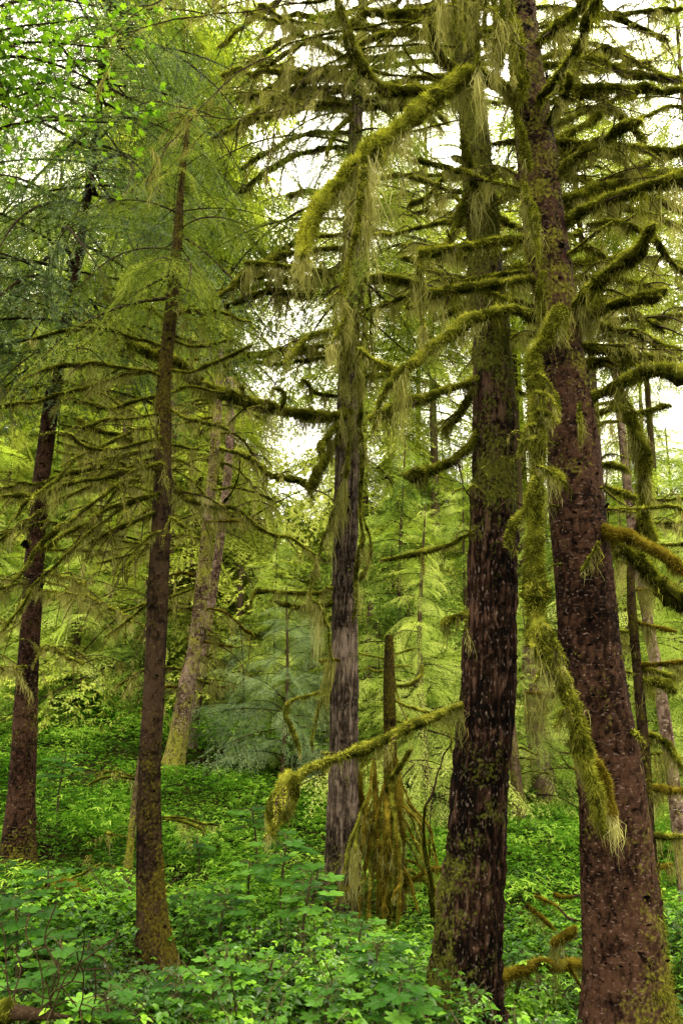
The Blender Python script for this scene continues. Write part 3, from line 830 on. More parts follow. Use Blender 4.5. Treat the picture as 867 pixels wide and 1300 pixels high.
B([(716, 424), (758, 400), (796, 383), (819, 377), (852, 365)], (.04, .058), -.4, dl=.10, **K)
B([(708, 335), (741, 313), (773, 331), (792, 342)], (.02, .03), .5, dl=.07, **K)
B([(745, 285), (790, 282), (825, 302), (842, 322), (880, 358)], (.02, .03), .5, dl=.12, **K)
B([(715, 428), (758, 415), (819, 432), (865, 444)], (.025, .035), .3, dl=.12, **K)
B([(716, 440), (742, 440), (804, 449), (850, 462)], (.03, .045), .1, dl=.12, **K)
B([(718, 462), (742, 461), (796, 463), (840, 466), (880, 470)], (.03, .045), .4, dl=.10, **K)
B([(800, 250), (842, 256), (880, 270)], (.03, .035), .5, .3, dl=.12, **K)
B([(726, 517), (767, 498), (813, 472), (840, 468), (880, 476)], (.035, .062), -.5, dl=.24, fz=2300, dr=600)
B([(730, 540), (745, 533), (778, 518), (804, 526), (852, 517)], (.022, .03), .2, dl=.12, **K)
B([(742, 592), (761, 593), (803, 597)], (.02, .026), .2, dl=.09, **K)
B([(745, 617), (767, 619), (810, 632)], (.025, .032), .4, dl=.1, **K)
B([(750, 646), (770, 645), (815, 646), (865, 646)], (.012, .03), .1, dl=.12, **K)
B([(742, 660), (765, 672), (785, 681), (822, 695), (875, 728)], (.04, .05), -.5, dl=.08, mossmat='moss_orange', fz=2600, dr=160)
B([(748, 655), (775, 690), (800, 706), (833, 738), (880, 778)], (.03, .075), .2, dl=.18, fz=2600, dr=400, a0=.38)
B([(690, 600), (704, 602), (716, 610)], (.03, .03), -.3, dl=.22, fz=2400, dr=900)
B([(779, 940), (792, 932), (807, 926), (819, 945)], (.014, .02), -.3, dl=.14, dr=400)
B([(742, 938), (737, 915), (745, 893)], (.02, .012), -.15, d0=-.28, dl=.06, tipwood=True, moss_frac=.7)
B([(775, 855), (789, 852), (808, 856)], (.012, .016), .0, dl=.06)
B([(738, 725), (757, 700), (764, 690)], (.02, .01), -.3, d0=-.2, dl=.07)
# moss clumps hanging on the trunk
for pts, r_ in (([(690, 345), (684, 368), (687, 405)], .035), ([(664, 232), (672, 262), (684, 320)], .04), ([(655, 150), (664, 170), (676, 215)], .045), ([(735, 510), (738, 528), (741, 550)], .022), ([(705, 498), (707, 512), (709, 530)], .022), ([(650, 20), (656, 60), (660, 120)], .05)):
    B(pts, (r_ * .7, r_), -.32, d0=-.24, dl=.16, fz=2400, dr=700)
# great arch and its hanging curtain
B([(668, 150), (655, 128), (640, 112), (618, 100), (593, 98), (560, 120), (508, 160), (458, 200), (425, 232), (402, 268), (390, 300), (387, 324)], [.035, .058, .06, .066, .066, .062, .068, .068, .062, .056, .052, .035], -1.1, dl=.26, fz=3000, dr=700, a0=.62)
B([(462, 200), (457, 262), (447, 325), (437, 389), (425, 440)], (.03, .014), -.95, d0=-.8, dl=.26, fz=2600, dr=750, a0=.54, twigs=4, tl=.25)
B([(690, 300), (663, 302), (603, 310), (560, 316), (533, 322)], (.028, .04), -.5, dl=.16, **K)
B([(535, 320), (533, 350), (537, 385), (540, 420)], (.03, .015), -.5, d0=-.5, dl=.22, fz=2400, dr=800)
B([(690, 356), (668, 357), (603, 365), (543, 375), (515, 362), (490, 354), (468, 350)], [.03, .04, .042, .05, .03, .025, .02], -.4, dl=.14, **K)
B([(703, 408), (683, 405), (640, 394), (599, 405), (573, 421), (541, 447), (512, 467), (483, 454), (456, 436)], [.03, .05, .052, .052, .05, .035, .032, .025, .02], -.8, dl=.17, fz=2800, dr=420, a0=.58)
B([(514, 465), (500, 482), (489, 499), (470, 545)], (.03, .012), -.85, d0=-.8, dl=.24, fz=2200, dr=700)
# limb that hangs down in front of the trunk
B([(716, 392), (704, 408), (690, 432), (678, 450), (680, 485), (683, 527), (684, 575), (683, 613), (681, 660), (680, 709), (681, 760), (684, 800), (693, 832), (713, 873), (728, 914), (740, 965), (752, 1010), (764, 1045)],
  [.045, .05, .045, .045, .058, .064, .062, .055, .066, .078, .086, .078, .048, .042, .052, .05, .032, .012], -.62, d0=-.45, dl=.15, fz=2900, dr=420, a0=.54)
for k in range(14):
    y = rng.uniform(460, 900); x = np.interp(y, [460, 700, 800, 900], [680, 680, 685, 722]); sg = rng.choice([-1, 1]); l = rng.uniform(12, 30)
    B([(x, y), (x + sg * l * .6, y + 4), (x + sg * l, y + rng.uniform(8, 26))], (.022, .012), -.62, d0=-.55, dl=.11, fz=2200, dr=600, a0=rng.uniform(.45, .65), twigs=1, tl=.12)
B([(733, 958), (752, 962), (768, 990), (770, 1030), (771, 1052)], [.03, .045, .05, .035, .012], -.5, d0=-.5, dl=.16, fz=3000, dr=900, mossmat='moss_orange', a0=.6)
B([(681, 606), (668, 632), (655, 660), (646, 692)], (.022, .03), -.7, d0=-.7, dl=.1, **K)
B([(702, 884), (690, 882), (666, 880)], (.02, .02), -.5, d0=-.45, dl=.22, fz=1800, dr=900, mossmat='moss_orange')
# upper tangle of the same tree
for k in range(34):
    y = rng.uniform(-140, 440); sgn = rng.choice([-1, 1, 1]); x0 = 655 + .14 * y
    l = rng.uniform(80, 210); e = rng.uniform(-.5, .35)
    B([(x0, y), (x0 + sgn * l * .5, y + e * l * .4 - 8), (x0 + sgn * l, y + e * l)], (.018, .032), rng.uniform(.2, 1.8), dl=.16, twigs=6, tl=.42, fz=1900, dr=420)
for k in range(13):
    y = rng.uniform(420, 1180); sgn = rng.choice([-1, 1]); x0 = np.interp(y, [434, 634, 868, 1180], [711, 731, 754, 790]); w_ = np.interp(y, [434, 1180], [24, 44])
    B([(x0 + sgn * w_ * .7, y), (x0 + sgn * (w_ + 5), y + rng.uniform(-6, 4)), (x0 + sgn * (w_ + rng.uniform(8, 22)), y + rng.uniform(-14, 10))], (.010, .006), -.12, d0=-.1, fz=300, dr=60, dl=.05, moss_frac=.5, twigs=0)
# long pale lichen curtains at the top
for (x, y0, y1) in ((590, -60, 60), (603, -40, 90), (615, -60, 60), (637, -60, 90), (645, -30, 100), (575, -60, 50), (560, -80, 30), (628, -60, 70)):
    B([(x + 3, y0), (x, (y0 + y1) / 2), (x + 2, y1)], (.03, .01), -.7, d0=-.6, dl=.20, fz=1500, dr=650, a0=.52, twigs=3, tl=.2)

# --- tree with the furrowed trunk, centre right
Y2 = 5.8
C2, R2 = trunk_path([(580, -320, 20), (588, -60, 28), (593, 60, 34), (600, 150, 37), (609, 250, 40), (617, 350, 44), (624, 434, 49), (627, 534, 54), (626, 634, 58), (624, 734, 62), (619, 868, 70), (611, 966, 72), (604, 1066, 74), (594, 1180, 80), (588, 1290, 84)], Y2)
t2 = thing('furrowed_hemlock_tree', base_of(C2), 'tall dark conifer with rough furrowed bark, second large trunk from the right', 'tree')
def m2(z, d, nz, X):
    up = sstep(2.6, 4.0, z) * .46 + sstep(4.4, 5.6, z) * .2
    lo = sstep(1.6, .1, z) * (.2 - .5 * d[..., 0])
    return np.clip(up + lo + (nz - .5) * 1.9, 0, 1)
make_trunk(t2, C2, R2, M['bark_furrow'], 'furrow', 130, .5, m2, 8, mossden=3400, mossmat='moss', mosslen=.034, lobes=5)
B = lambda *a, **k: bpx(t2, Y2, *a, **{**K, **k})
B([(610, 482), (599, 486), (554, 499), (508, 515), (466, 531)], (.03, .045), -.4, dl=.14)
B([(612, 540), (600, 554), (583, 579), (553, 599), (530, 606), (514, 603)], [.02, .03, .04, .045, .05, .04], -.3, dl=.10, fz=3000, dr=420, a0=.42)
B([(610, 670), (598, 676), (563, 694), (533, 706), (486, 708)], [.015, .016, .022, .03, .008], -.3, dl=.11, fz=2400, dr=500, a0=.4)
B([(608, 772), (593, 779), (573, 784), (560, 794)], (.02, .035), -.2, dl=.1, fz=2600, dr=500, a0=.4)
B([(612, 636), (600, 632), (586, 619)], (.014, .008), -.3, moss_frac=0, dr=0)
B([(612, 485), (598, 499), (578, 534), (560, 552)], (.03, .045), .3, dl=.10)
B([(605, 245), (597, 220), (590, 195), (587, 175)], (.04, .03), -.3, d0=-.2, dl=.16)
B([(600, 208), (586, 213), (554, 232), (534, 255), (512, 268)], (.02, .03), .4, dl=.09)
B([(588, 118), (550, 119), (515, 116), (480, 107), (462, 97), (448, 65), (436, 32), (425, -5)], [.03, .045, .05, .05, .05, .045, .04, .035], -.5, dl=.18, twigs=5, fz=2800, dr=500, a0=.6)
B([(590, 118), (583, 100), (560, 74), (541, 29)], (.04, .05), -.5, dl=.2, fz=2600, dr=600)
B([(593, 8), (541, 16), (489, 19), (470, 15), (444, 34)], (.035, .04), -.2, dl=.16, twigs=6)
B([(590, 108), (547, 97), (528, 84), (508, 48)], (.012, .014), .3, dl=.07, fz=900, dr=120)
B([(589, 115), (541, 100), (489, 94), (450, 80)], (.012, .015), .5, dl=.1, twigs=4, fz=900, dr=200)
B([(600, 285), (567, 283), (515, 295), (480, 300)], (.02, .024), .7, dl=.08, twigs=5, a0=.6)
B([(604, 235), (586, 262), (573, 290), (561, 314)], (.035, .03), -.2, dl=.12)
B([(592, 50), (550, 45), (499, 42), (458, 54)], (.03, .04), .6, dl=.16, twigs=5)
B([(636, 505), (650, 495), (668, 500)], (.02, .022), .3, dl=.08)
B([(638, 560), (655, 562), (672, 570)], (.012, .01), .3, dl=.05)
B([(618, 340), (640, 345), (665, 348)], (.01, .008), .3, dl=.04, moss_frac=.4)
B([(612, 228), (632, 222), (655, 214)], (.014, .012), .3, dl=.05)
B([(630, 350), (644, 352), (668, 356)], (.014, .012), -.1, dl=.05)
B([(596, 893), (582, 898), (551, 909), (508, 931), (452, 955), (415, 971), (385, 979), (367, 988)], [.014, .02, .034, .04, .034, .03, .03, .03], -.8, dl=.14, fz=3000, dr=520, a0=.5)
B([(372, 982), (360, 1000), (353, 1030), (350, 1062)], [.035, .055, .062, .03], -.85, d0=-.8, dl=.16, fz=3600, dr=900, a0=.6)
B([(378, 984), (372, 1010), (362, 1042)], [.03, .045, .03], -.7, d0=-.72, dl=.12, fz=3200, dr=700, a0=.5)
for k in range(26):
    y = rng.uniform(-100, 400); sgn = rng.choice([-1, -1, 1]); x0 = 595 + .09 * y
    l = rng.uniform(60, 150); e = rng.uniform(-.5, .4)
    B([(x0, y), (x0 + sgn * l * .5, y + e * l * .4 - 6), (x0 + sgn * l, y + e * l)], (.018, .034), rng.uniform(.3, 1.7), dl=.17, twigs=6, tl=.42, fz=1500, dr=300)

BSC = 1.1
BSC = 1.0
for pts, r_, tw in (([(590, 30), (500, 30), (430, 42), (365, 60), (300, 95), (250, 140), (215, 185), (190, 238)], .014, 16), ([(588, -30), (450, -5), (310, 16), (240, 25), (150, 40)], .018, 12), ([(590, 60), (480, 60), (400, 90), (350, 160), (340, 240)], .012, 12),
        ([(592, 150), (520, 170), (470, 230), (440, 300)], .012, 8), ([(585, -60), (400, -40), (250, -10), (180, 10)], .012, 12), ([(590, 0), (470, 60), (390, 130), (300, 150), (220, 130)], .012, 14)):
    bpx(t2, Y2, pts, (r_, r_ * .5), -.9, fz=500, dr=240, dl=.12, twigs=tw, tl=.6, moss_frac=.5)
for k in range(14):
    y = rng.uniform(-60, 470); x0 = np.interp(y, [-60, 470], [655, 715]); l = rng.uniform(90, 200)
    bpx(t3, Y3, [(x0, y), (x0 + l * .5, y + rng.uniform(-30, 10)), (x0 + l, y + rng.uniform(-20, 60))], (.014, .006), rng.uniform(-.4, 1.6), fz=600, dr=220, dl=.12, twigs=11, tl=.4, moss_frac=.6)
# --- grey twin trunk, middle
Y1 = 9.0
C1, R1 = trunk_path([(470, -260, 8), (461, 0, 14), (452, 150, 18), (448, 300, 22), (444, 434, 27), (441, 560, 33), (438, 700, 34), (437, 868, 39), (436, 1000, 43), (434, 1140, 50)], Y1)
t1 = thing('grey_hemlock_tree', base_of(C1), 'grey brown finely furrowed double trunk in the middle, hung with long pale lichen', 'tree')
def m1(z, d, nz, X):
    return np.clip(sstep(4.0, 6.0, z) * .35 + sstep(1.2, .1, z) * .35 + (nz - .5) * 1.6 - .02, 0, 1)
make_trunk(t1, C1, R1 * .92, M['bark_grey'], 'fine', 110, .25, m1, 5, mossden=1500, mossmat='moss', mosslen=.03, lobes=4)
B = lambda *a, **k: bpx(t1, Y1, *a, **k)
K1 = dict(fz=1500, dr=260, dw=.007)
B([(448, 372), (425, 370), (380, 376), (338, 370), (297, 384), (255, 400)], [.05, .075, .07, .04, .035, .02], -.9, dl=.26, twigs=9, tl=.6, a0=.4, **K1)
B([(442, 520), (430, 528), (394, 528), (355, 520), (311, 508), (272, 497), (244, 481), (222, 459), (190, 448), (152, 431)], [.06, .075, .08, .078, .09, .09, .075, .065, .05, .03], -2.0, d0=0, dl=.22, twigs=7, tl=.4, fz=2600, dr=420, a0=.5)
B([(311, 510), (309, 500), (308, 490)], (.04, .03), -1.3, d0=-1.3, dl=.08, **K1)
B([(355, 522), (361, 502), (356, 493), (346, 491)], (.035, .03), -1., d0=-1., dl=.18, **K1)
B([(446, 345), (400, 345), (363, 342), (325, 351), (291, 365), (266, 371)], (.03, .02), -.7, dl=.14, twigs=8, tl=.5, **K1)
B([(447, 330), (400, 350), (360, 342), (333, 320), (311, 295)], (.035, .045), .5, dl=.14, twigs=6, tl=.5, **K1)
B([(442, 440), (405, 438), (366, 443), (350, 442)], (.03, .035), -.9, dl=.1, twigs=4, **K1)
B([(441, 452), (400, 456), (365, 462), (319, 460)], (.03, .03), -.5, dl=.12, twigs=6, tl=.5, **K1)
B([(440, 503), (424, 503), (399, 497), (380, 481)], (.03, .03), .3, dl=.12, twigs=3, **K1)
B([(436, 545), (421, 566), (407, 595), (395, 618)], (.045, .06), -.7, dl=.2, fz=2600, dr=600, a0=.36)
B([(437, 530), (418, 550), (404, 575)], (.04, .055), -.9, dl=.2, fz=2600, dr=600, a0=.36)
B([(432, 747), (419, 748), (394, 754), (360, 753), (327, 754), (318, 771)], [.04, .05, .035, .03, .03, .02], -.4, dl=.14, twigs=3, **K1)
B([(432, 762), (412, 768), (394, 768), (372, 773), (351, 760)], (.035, .045), -.2, dl=.1, twigs=1, **K1)
B([(446, 520), (438, 604), (413, 678), (394, 750), (404, 770), (413, 789), (421, 842)], [.03, .035, .02, .014, .016, .02, .012], -.5, d0=-.3, dl=.3, fz=1100, dr=500, dw=.007, a0=.55)
B([(432, 877), (421, 877), (391, 883), (366, 892), (364, 905), (370, 928), (383, 958)], [.03, .03, .025, .026, .034, .034, .02], -.3, dl=.07, a0=.6, **K1)
B([(430, 880), (409, 888), (402, 915), (398, 952)], (.02, .026), -.3, dl=.06, **K1)
B([(445, 838), (425, 839), (406, 838)], (.012, .03), -.4, dl=.18, mossmat='moss_orange', **K1)
B([(455, 432), (456, 500), (460, 600), (456, 700), (452, 790)], [.03, .04, .035, .03, .01], -.35, d0=-.3, dl=.26, fz=900, dr=420, dw=.006, a0=.5)
B([(455, 640), (462, 660), (470, 700), (455, 745)], (.02, .03), -.2, dl=.2, fz=1200, dr=500, dw=.007)
B([(452, 136), (425, 132), (373, 131)], (.05, .05), -.3, dl=.14, twigs=7, tl=.5, a0=.4, **K1)
B([(454, 136), (496, 136), (540, 134)], (.05, .05), .2, dl=.16, twigs=4, a0=.45, **K1)
B([(454, 138), (425, 168), (415, 196)], (.035, .03), -.5, dl=.16, twigs=4, **K1)
B([(455, 84), (425, 86), (392, 87)], (.05, .05), -.3, dl=.18, twigs=6, tl=.5, **K1)
B([(455, 85), (434, 71), (392, 52), (360, 29), (330, 5)], (.045, .05), -1.2, dl=.3, twigs=10, tl=.6, fz=2000, dr=500, dw=.006, a0=.6)
B([(456, 10), (420, 20), (370, 28), (310, 18)], (.035, .03), -1.6, dl=.2, twigs=9, tl=.6, fz=1600, dr=360, dw=.006)
for k in range(52):
    y = rng.uniform(-140, 500); sgn = rng.choice([-1, 1, -1]); x0 = 460 - .03 * y
    l = rng.uniform(70, 190); e = rng.uniform(-.25, .45)
    B([(x0, y), (x0 + sgn * l * .5, y + e * l * .3 - 8), (x0 + sgn * l, y + e * l)], (.035, .045), rng.uniform(-1.4, 1.9), dl=rng.uniform(.12, .34), twigs=7, tl=.6, fz=1500, dr=330, dw=.006, a0=rng.uniform(.45, .7))
for k in range(16):
    y = rng.uniform(180, 420); x = rng.uniform(425, 470)
    B([(x, y), (x + rng.normal() * 5, y + 50), (x + rng.normal() * 9, y + rng.uniform(90, 160))], (.02, .006), -.6, d0=-.5, dl=.22, fz=900, dr=300, dw=.006, a0=.48)

BSC = 1.0
# --- thin dark trunk, left of the middle
Y4 = 6.5
C4, R4 = trunk_path([(240, 150, 5), (230, 240, 8), (226, 300, 12), (217, 400, 16), (209, 480, 17), (208, 534, 20), (206, 634, 22), (202, 734, 25), (196, 868, 26), (191, 966, 28), (190, 1066, 31), (194, 1166, 35), (203, 1236, 42)], Y4)
t4 = thing('thin_dark_tree', base_of(C4), 'slim dark trunk with a curved mossy foot, dead mossy branches fanning left', 'tree')
def m4(z, d, nz, X):
    return np.clip(sstep(2.2, .0, z) * (.5 + .3 * d[..., 0]) + .10 + sstep(3.6, 4.6, z) * .5 + (nz - .5) * 1.5 - .02, 0, 1)
make_trunk(t4, C4, R4, M['bark_dark'], 'scaly', 80, .75, m4, 6, mossden=3000, mossmat='moss_orange', mosslen=.02, flakes=250, lobes=3)
B = lambda *a, **k: bpx(t4, Y4, *a, **k)
K4 = dict(fz=1700, dr=330, twigs=6, tl=.42, a0=.44)
for pts, r_, d1 in (
    ([(206, 504), (197, 504), (149, 518), (97, 512)], .022, .3), ([(206, 526), (194, 528), (138, 533), (100, 549)], .022, -.3), ([(206, 556), (194, 559), (121, 570), (87, 549)], .026, -.7),
    ([(206, 566), (197, 570), (149, 583), (60, 612)], .026, .1), ([(206, 586), (197, 589), (145, 604), (69, 621), (0, 628)], .028, -.6), ([(206, 606), (194, 608), (156, 618), (121, 656)], .02, .4),
    ([(206, 626), (195, 628), (152, 642), (104, 663), (45, 694)], .03, -.4), ([(206, 645), (194, 649), (159, 666), (111, 691)], .024, -.2), ([(204, 672), (194, 677), (173, 698), (160, 725)], .016, -.3),
    ([(204, 690), (192, 694), (160, 708), (120, 719)], .014, .2), ([(202, 760), (190, 764), (165, 785), (138, 806)], .014, .2), ([(206, 480), (180, 470), (120, 460), (50, 470)], .024, -.5),
    ([(208, 440), (170, 430), (110, 415), (40, 430)], .024, .2), ([(206, 540), (160, 552), (90, 590), (20, 660)], .022, -.9), ([(206, 600), (150, 620), (80, 670), (10, 740)], .02, -1.), 
    ([(205, 578), (150, 600), (70, 640), (-20, 700)], .024, .5), ([(206, 470), (150, 480), (80, 500), (-20, 520)], .024, .6), ([(206, 620), (140, 655), (70, 720), (0, 800)], .018, -.7)):
    B(pts, (r_ * .7, r_), d1, dl=.12, **K4)
for pts, r_, d1 in (([(212, 566), (221, 566), (256, 571)], .016, .3), ([(210, 595), (218, 597), (242, 611), (273, 632)], .013, .3), ([(214, 520), (238, 531), (265, 540), (291, 549)], .022, -.3),
    ([(212, 655), (222, 662), (239, 671)], .014, -.2), ([(212, 500), (240, 490), (290, 500)], .018, .6), ([(214, 430), (250, 440), (300, 430)], .02, .5), ([(216, 400), (260, 395), (320, 410)], .02, -.4), ([(212, 470), (250, 470), (320, 440)], .02, .2)):
    B(pts, (r_ * .7, r_), d1, dl=.1, fz=1500, dr=260, twigs=3, tl=.3)
B([(206, 600), (218, 612), (235, 632), (270, 642), (297, 645), (333, 670), (366, 681), (399, 703)], [.03, .04, .035, .028, .024, .02, .018, .008], .6, dl=.17, fz=1800, dr=480, twigs=6, tl=.4, a0=.5)
B([(206, 600), (196, 598), (182, 590), (176, 578)], (.025, .03), -.3, dl=.12, fz=1800, dr=500)
B([(170, 560), (125, 545), (90, 530)], (.02, .035), -.3, dl=.1, fz=1800, dr=300)

# --- reddish trunk, far left
Y5 = 9.3
C5, R5 = trunk_path([(150, -140, 5), (135, 50, 7), (118, 200, 9), (95, 360, 12), (75, 450, 15), (63, 534, 19), (50, 634, 21), (43, 734, 24), (35, 868, 27), (30, 966, 31), (24, 1066, 36), (22, 1120, 41)], Y5)
t5 = thing('reddish_spruce_tree', base_of(C5), 'reddish brown spruce trunk at the far left edge, its green crown filling the upper left', 'tree')
make_trunk(t5, C5, R5, M['bark_red'], 'scaly', 80, .35, lambda z, d, nz, X: np.clip(sstep(1.2, .1, z) * .35 + (nz - .5) * 1.7 - .02, 0, 1), 12, mossden=1500, flakes=500, lobes=4)
B = lambda *a, **k: bpx(t5, Y5, *a, **k)
for k in range(36):
    y = rng.uniform(330, 860); sgn = rng.choice([-1, 1, 1]); x0 = 95 - .11 * (y - 360)
    x0 = max(x0, 38)
    l = rng.uniform(60, 190) * (1 - .4 * max(0, (y - 600) / 300)); e = rng.uniform(.05, .5)
    B([(x0, y), (x0 + sgn * l * .5, y + e * l * .35), (x0 + sgn * l, y + e * l)], (.018, .025), rng.uniform(-1.8, 1.5), dl=rng.uniform(.1, .22), twigs=10, tl=.6, fz=900, dr=330, dw=.006, a0=rng.uniform(.42, .68), mossmat='moss')

# ------------------------------------------------------------------ needle crowns
TN = [spray(1.3, 170, .021, .0055, .34, mode=1, hang=.13, step=.065) for _ in range(3)]
TNf = [(flat(a), flat(b)) for a, b in TN]
TM = [spray(1.5, 115, .032, .015, .35, hang=.03) for _ in range(3)]
TMf = [(flat(a), flat(b)) for a, b in TM]
TF = [spray(1.8, 55, .07, .042, .40, step=.12) for _ in range(3)]
TFf = [(flat(a), flat(b)) for a, b in TF]

def crown_on(root, C, z0, z1, n, Lf, tpl, mat, base_len, el=(-.35, .05), az_rng=None, drape=0, name='crown'):
    """sprays around the upper part of a trunk path"""
    g = float(ground(C[-1][0], C[-1][1]))
    nd = MB(); wd = MB()
    zs = C[:, 2]
    for k in range(n):
        z = z0 + (z1 - z0) * ((k + rng.random()) / n)
        i = int(np.argmin(np.abs(zs - z)))
        az = k * 2.399 + rng.normal() * .4 if az_rng is None else rng.uniform(*az_rng)
        l = Lf((z - z0) / (z1 - z0)) * rng.uniform(.65, 1.2)
        Mx = rotm(az, rng.uniform(*el), rng.normal() * .3, l / base_len)
        a, b = tpl[k % len(tpl)]
        put(nd, a, Mx, C[i], rng.normal() * .12); put(wd, b, Mx, C[i])
    c = nd.obj(name, M[mat], root)
    w = wd.obj('bough_wood', M['wood'], c)
    return c

crown_on(t5, C5, 5.9, 14.0, 115, lambda t: 2.7 * (1 - t) ** .5 * (.55 + .45 * min(1, t * 5)) + .5, TNf, 'spruce', 1.3, (-.5, .1))
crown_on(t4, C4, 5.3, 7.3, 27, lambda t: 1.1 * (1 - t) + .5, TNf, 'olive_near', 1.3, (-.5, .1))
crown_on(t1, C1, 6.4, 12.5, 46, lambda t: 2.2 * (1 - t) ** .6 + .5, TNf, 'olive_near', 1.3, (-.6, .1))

# ================================================================== second row of trees
def px_tree(name, label, spec, Y, mat, style, group=None, sides=40, flare=.3, mossf=None, seed=0, **k):
    C, rr = trunk_path(spec, Y)
    t = thing(name, base_of(C), label, 'tree', group)
    make_trunk(t, C, rr, M[mat], style, sides, flare, mossf, seed, **k)
    return t, C, rr

mm = lambda amt: (lambda z, d, nz, X: np.clip(amt + sstep(1.6, .1, z) * .2 + (nz - .5) * 1.8, 0, 1))
t6, C6, R6 = px_tree('mottled_leaning_tree', 'pale mottled trunk leaning right, spotted with moss, behind the slim dark trunk', [(283, 440, 9), (278, 500, 10), (274, 559, 12), (267, 634, 13), (258, 734, 17), (246, 834, 18), (238, 866, 21), (226, 940, 24), (214, 1002, 26)], 13.5, 'bark_mottled', 'scaly', sides=60, mossf=mm(.36), seed=21, mossden=1300, mossmat='moss_orange', mosslen=.05, flakes=500)
t7, C7, R7 = px_tree('rear_leaning_tree', 'pale brown trunk just behind the mottled leaning trunk', [(292, 480, 12), (292, 560, 11), (286, 634, 11), (273, 734, 11), (259, 834, 11), (249, 900, 12), (239, 980, 13)], 15, 'bark_mottled', 'scaly', sides=50, mossf=mm(.1), seed=23, mossden=500, mosslen=.05)
t8, C8, R8 = px_tree('pale_slender_tree', 'slender pale lichen spotted trunk leaning right behind the large right trunk', [(775, 430, 8), (783, 500, 9), (788, 540, 10), (800, 654, 11), (821, 784, 13), (838, 880, 15), (852, 980, 16), (862, 1060, 17), (872, 1150, 18)], 8.6, 'bark_mottled', 'scaly', sides=50, mossf=mm(.02), seed=25, mossden=600, flakes=300)
t9, C9, R9 = px_tree('mossy_slim_tree', 'slim trunk wrapped in shaggy moss just right of the large reddish trunk', [(788, 470, 6), (790, 509, 9), (812, 555, 11), (819, 601, 12), (818, 642, 12), (803, 700, 10), (801, 760, 11), (810, 868, 12), (818, 960, 14), (824, 1066, 15), (836, 1200, 17)], 6.2, 'bark_dark', 'scaly', sides=50, mossf=mm(.42), seed=27, mossden=4000, mosslen=.04)
B = lambda *a, **k: bpx(t9, 6.2, *a, **k)
B([(790, 505), (800, 530), (812, 560), (819, 600), (819, 650), (836, 690)], [.04, .07, .08, .07, .06, .04], -.12, d0=-.08, dl=.24, fz=3000, dr=900, a0=.5)
for (x, y, l, s, r_) in ((803, 748, 70, .1, .02), (805, 790, 60, .15, .03), (806, 800, -22, .1, .02), (810, 845, 60, .02, .04), (811, 850, 55, .25, .04), (812, 866, 45, .3, .05), (816, 930, 60, .9, .04), (818, 985, -25, .0, .03), (820, 1000, 50, .1, .04), (822, 1030, -20, -.1, .03), (824, 1060, 45, .1, .035), (826, 1095, 30, .2, .03), (800, 715, -20, .2, .02), (803, 820, -25, .2, .02), (802, 700, 25, -.3, .03)):
    B([(x, y), (x + l * .5, y + s * l * .3), (x + l, y + s * l)], (r_ * .7, r_), rng.uniform(-.3, .4), dl=.2, fz=1900, dr=800, a0=.5, mossmat=random.choice(['moss', 'moss_orange']))
B = lambda *a, **k: bpx(t8, 8.6, *a, **k)
for k in range(9):
    y = rng.uniform(470, 1000); x = np.interp(y, [430, 1150], [775, 872])
    s = rng.choice([-1, 1]); l = rng.uniform(40, 90)
    B([(x, y), (x + s * l * .5, y + 4), (x + s * l, y + rng.uniform(-10, 30))], (.02, .03), rng.uniform(-.5, .5), dl=.2, twigs=3, fz=1200, dr=350, dw=.007)
B = lambda *a, **k: bpx(t6, 13.5, *a, **k)
B([(279, 570), (310, 578), (330, 592), (345, 604), (385, 612), (400, 632)], [.04, .05, .06, .08, .07, .03], -.8, dl=.3, twigs=8, tl=.8, fz=900, dr=200, dw=.011, a0=.55)
B([(268, 655), (285, 640), (300, 615), (306, 582)], (.03, .02), -.6, dl=.05, fz=300, dr=20, twigs=1)
for k in range(26):
    y = rng.uniform(450, 900); x = np.interp(y, [440, 1000], [283, 214]); s = rng.choice([-1, 1]); l = rng.uniform(30, 90)
    B([(x, y), (x + s * l * .5, y + rng.uniform(-4, 10)), (x + s * l, y + rng.uniform(0, 50))], (.03, .035), rng.uniform(-1, 1), dl=.25, twigs=6, tl=.8, fz=500, dr=150, dw=.011, mossmat=random.choice(['moss', 'moss_orange']), a0=.55)
B = lambda *a, **k: bpx(t7, 15, *a, **k)
B([(291, 545), (275, 530), (250, 520)], (.04, .03), .5, dl=.2, twigs=4, tl=.7, fz=500, dr=140, dw=.012)

# small stems between
smalls = [('mossy_sapling', 'short orange mossy sapling stem beside the foot of the slim dark trunk', [(178, 960, 5), (174, 1000, 8), (168, 1050, 9), (164, 1096, 10)], 8.6, .4),
          ('dead_spruce_stem', 'dark straight stem standing behind the blue green young spruce', [(306, 720, 5), (305, 770, 8), (304, 850, 9), (303, 940, 10)], 17, .0),
          ('dark_far_tree', 'broad grey brown far trunk seen between the two large right trunks', [(672, 820, 20), (676, 900, 24), (690, 1000, 27), (696, 1075, 32)], 13.5, .1),
          ('leaning_far_tree', 'dark mossy far trunk just left of the broad grey one', [(646, 900, 12), (655, 990, 14), (664, 1090, 16)], 12.5, .2),
          ('narrow_far_tree', 'narrow dark trunk close on the right of the broad far trunk', [(694, 930, 9), (706, 1000, 10), (712, 1060, 12)], 14.5, .1),
          ('stubby_far_tree', 'dark trunk standing behind the broken mossy snag', [(474, 760, 14), (470, 850, 16), (466, 950, 18), (462, 1010, 20)], 14.5, .1)]
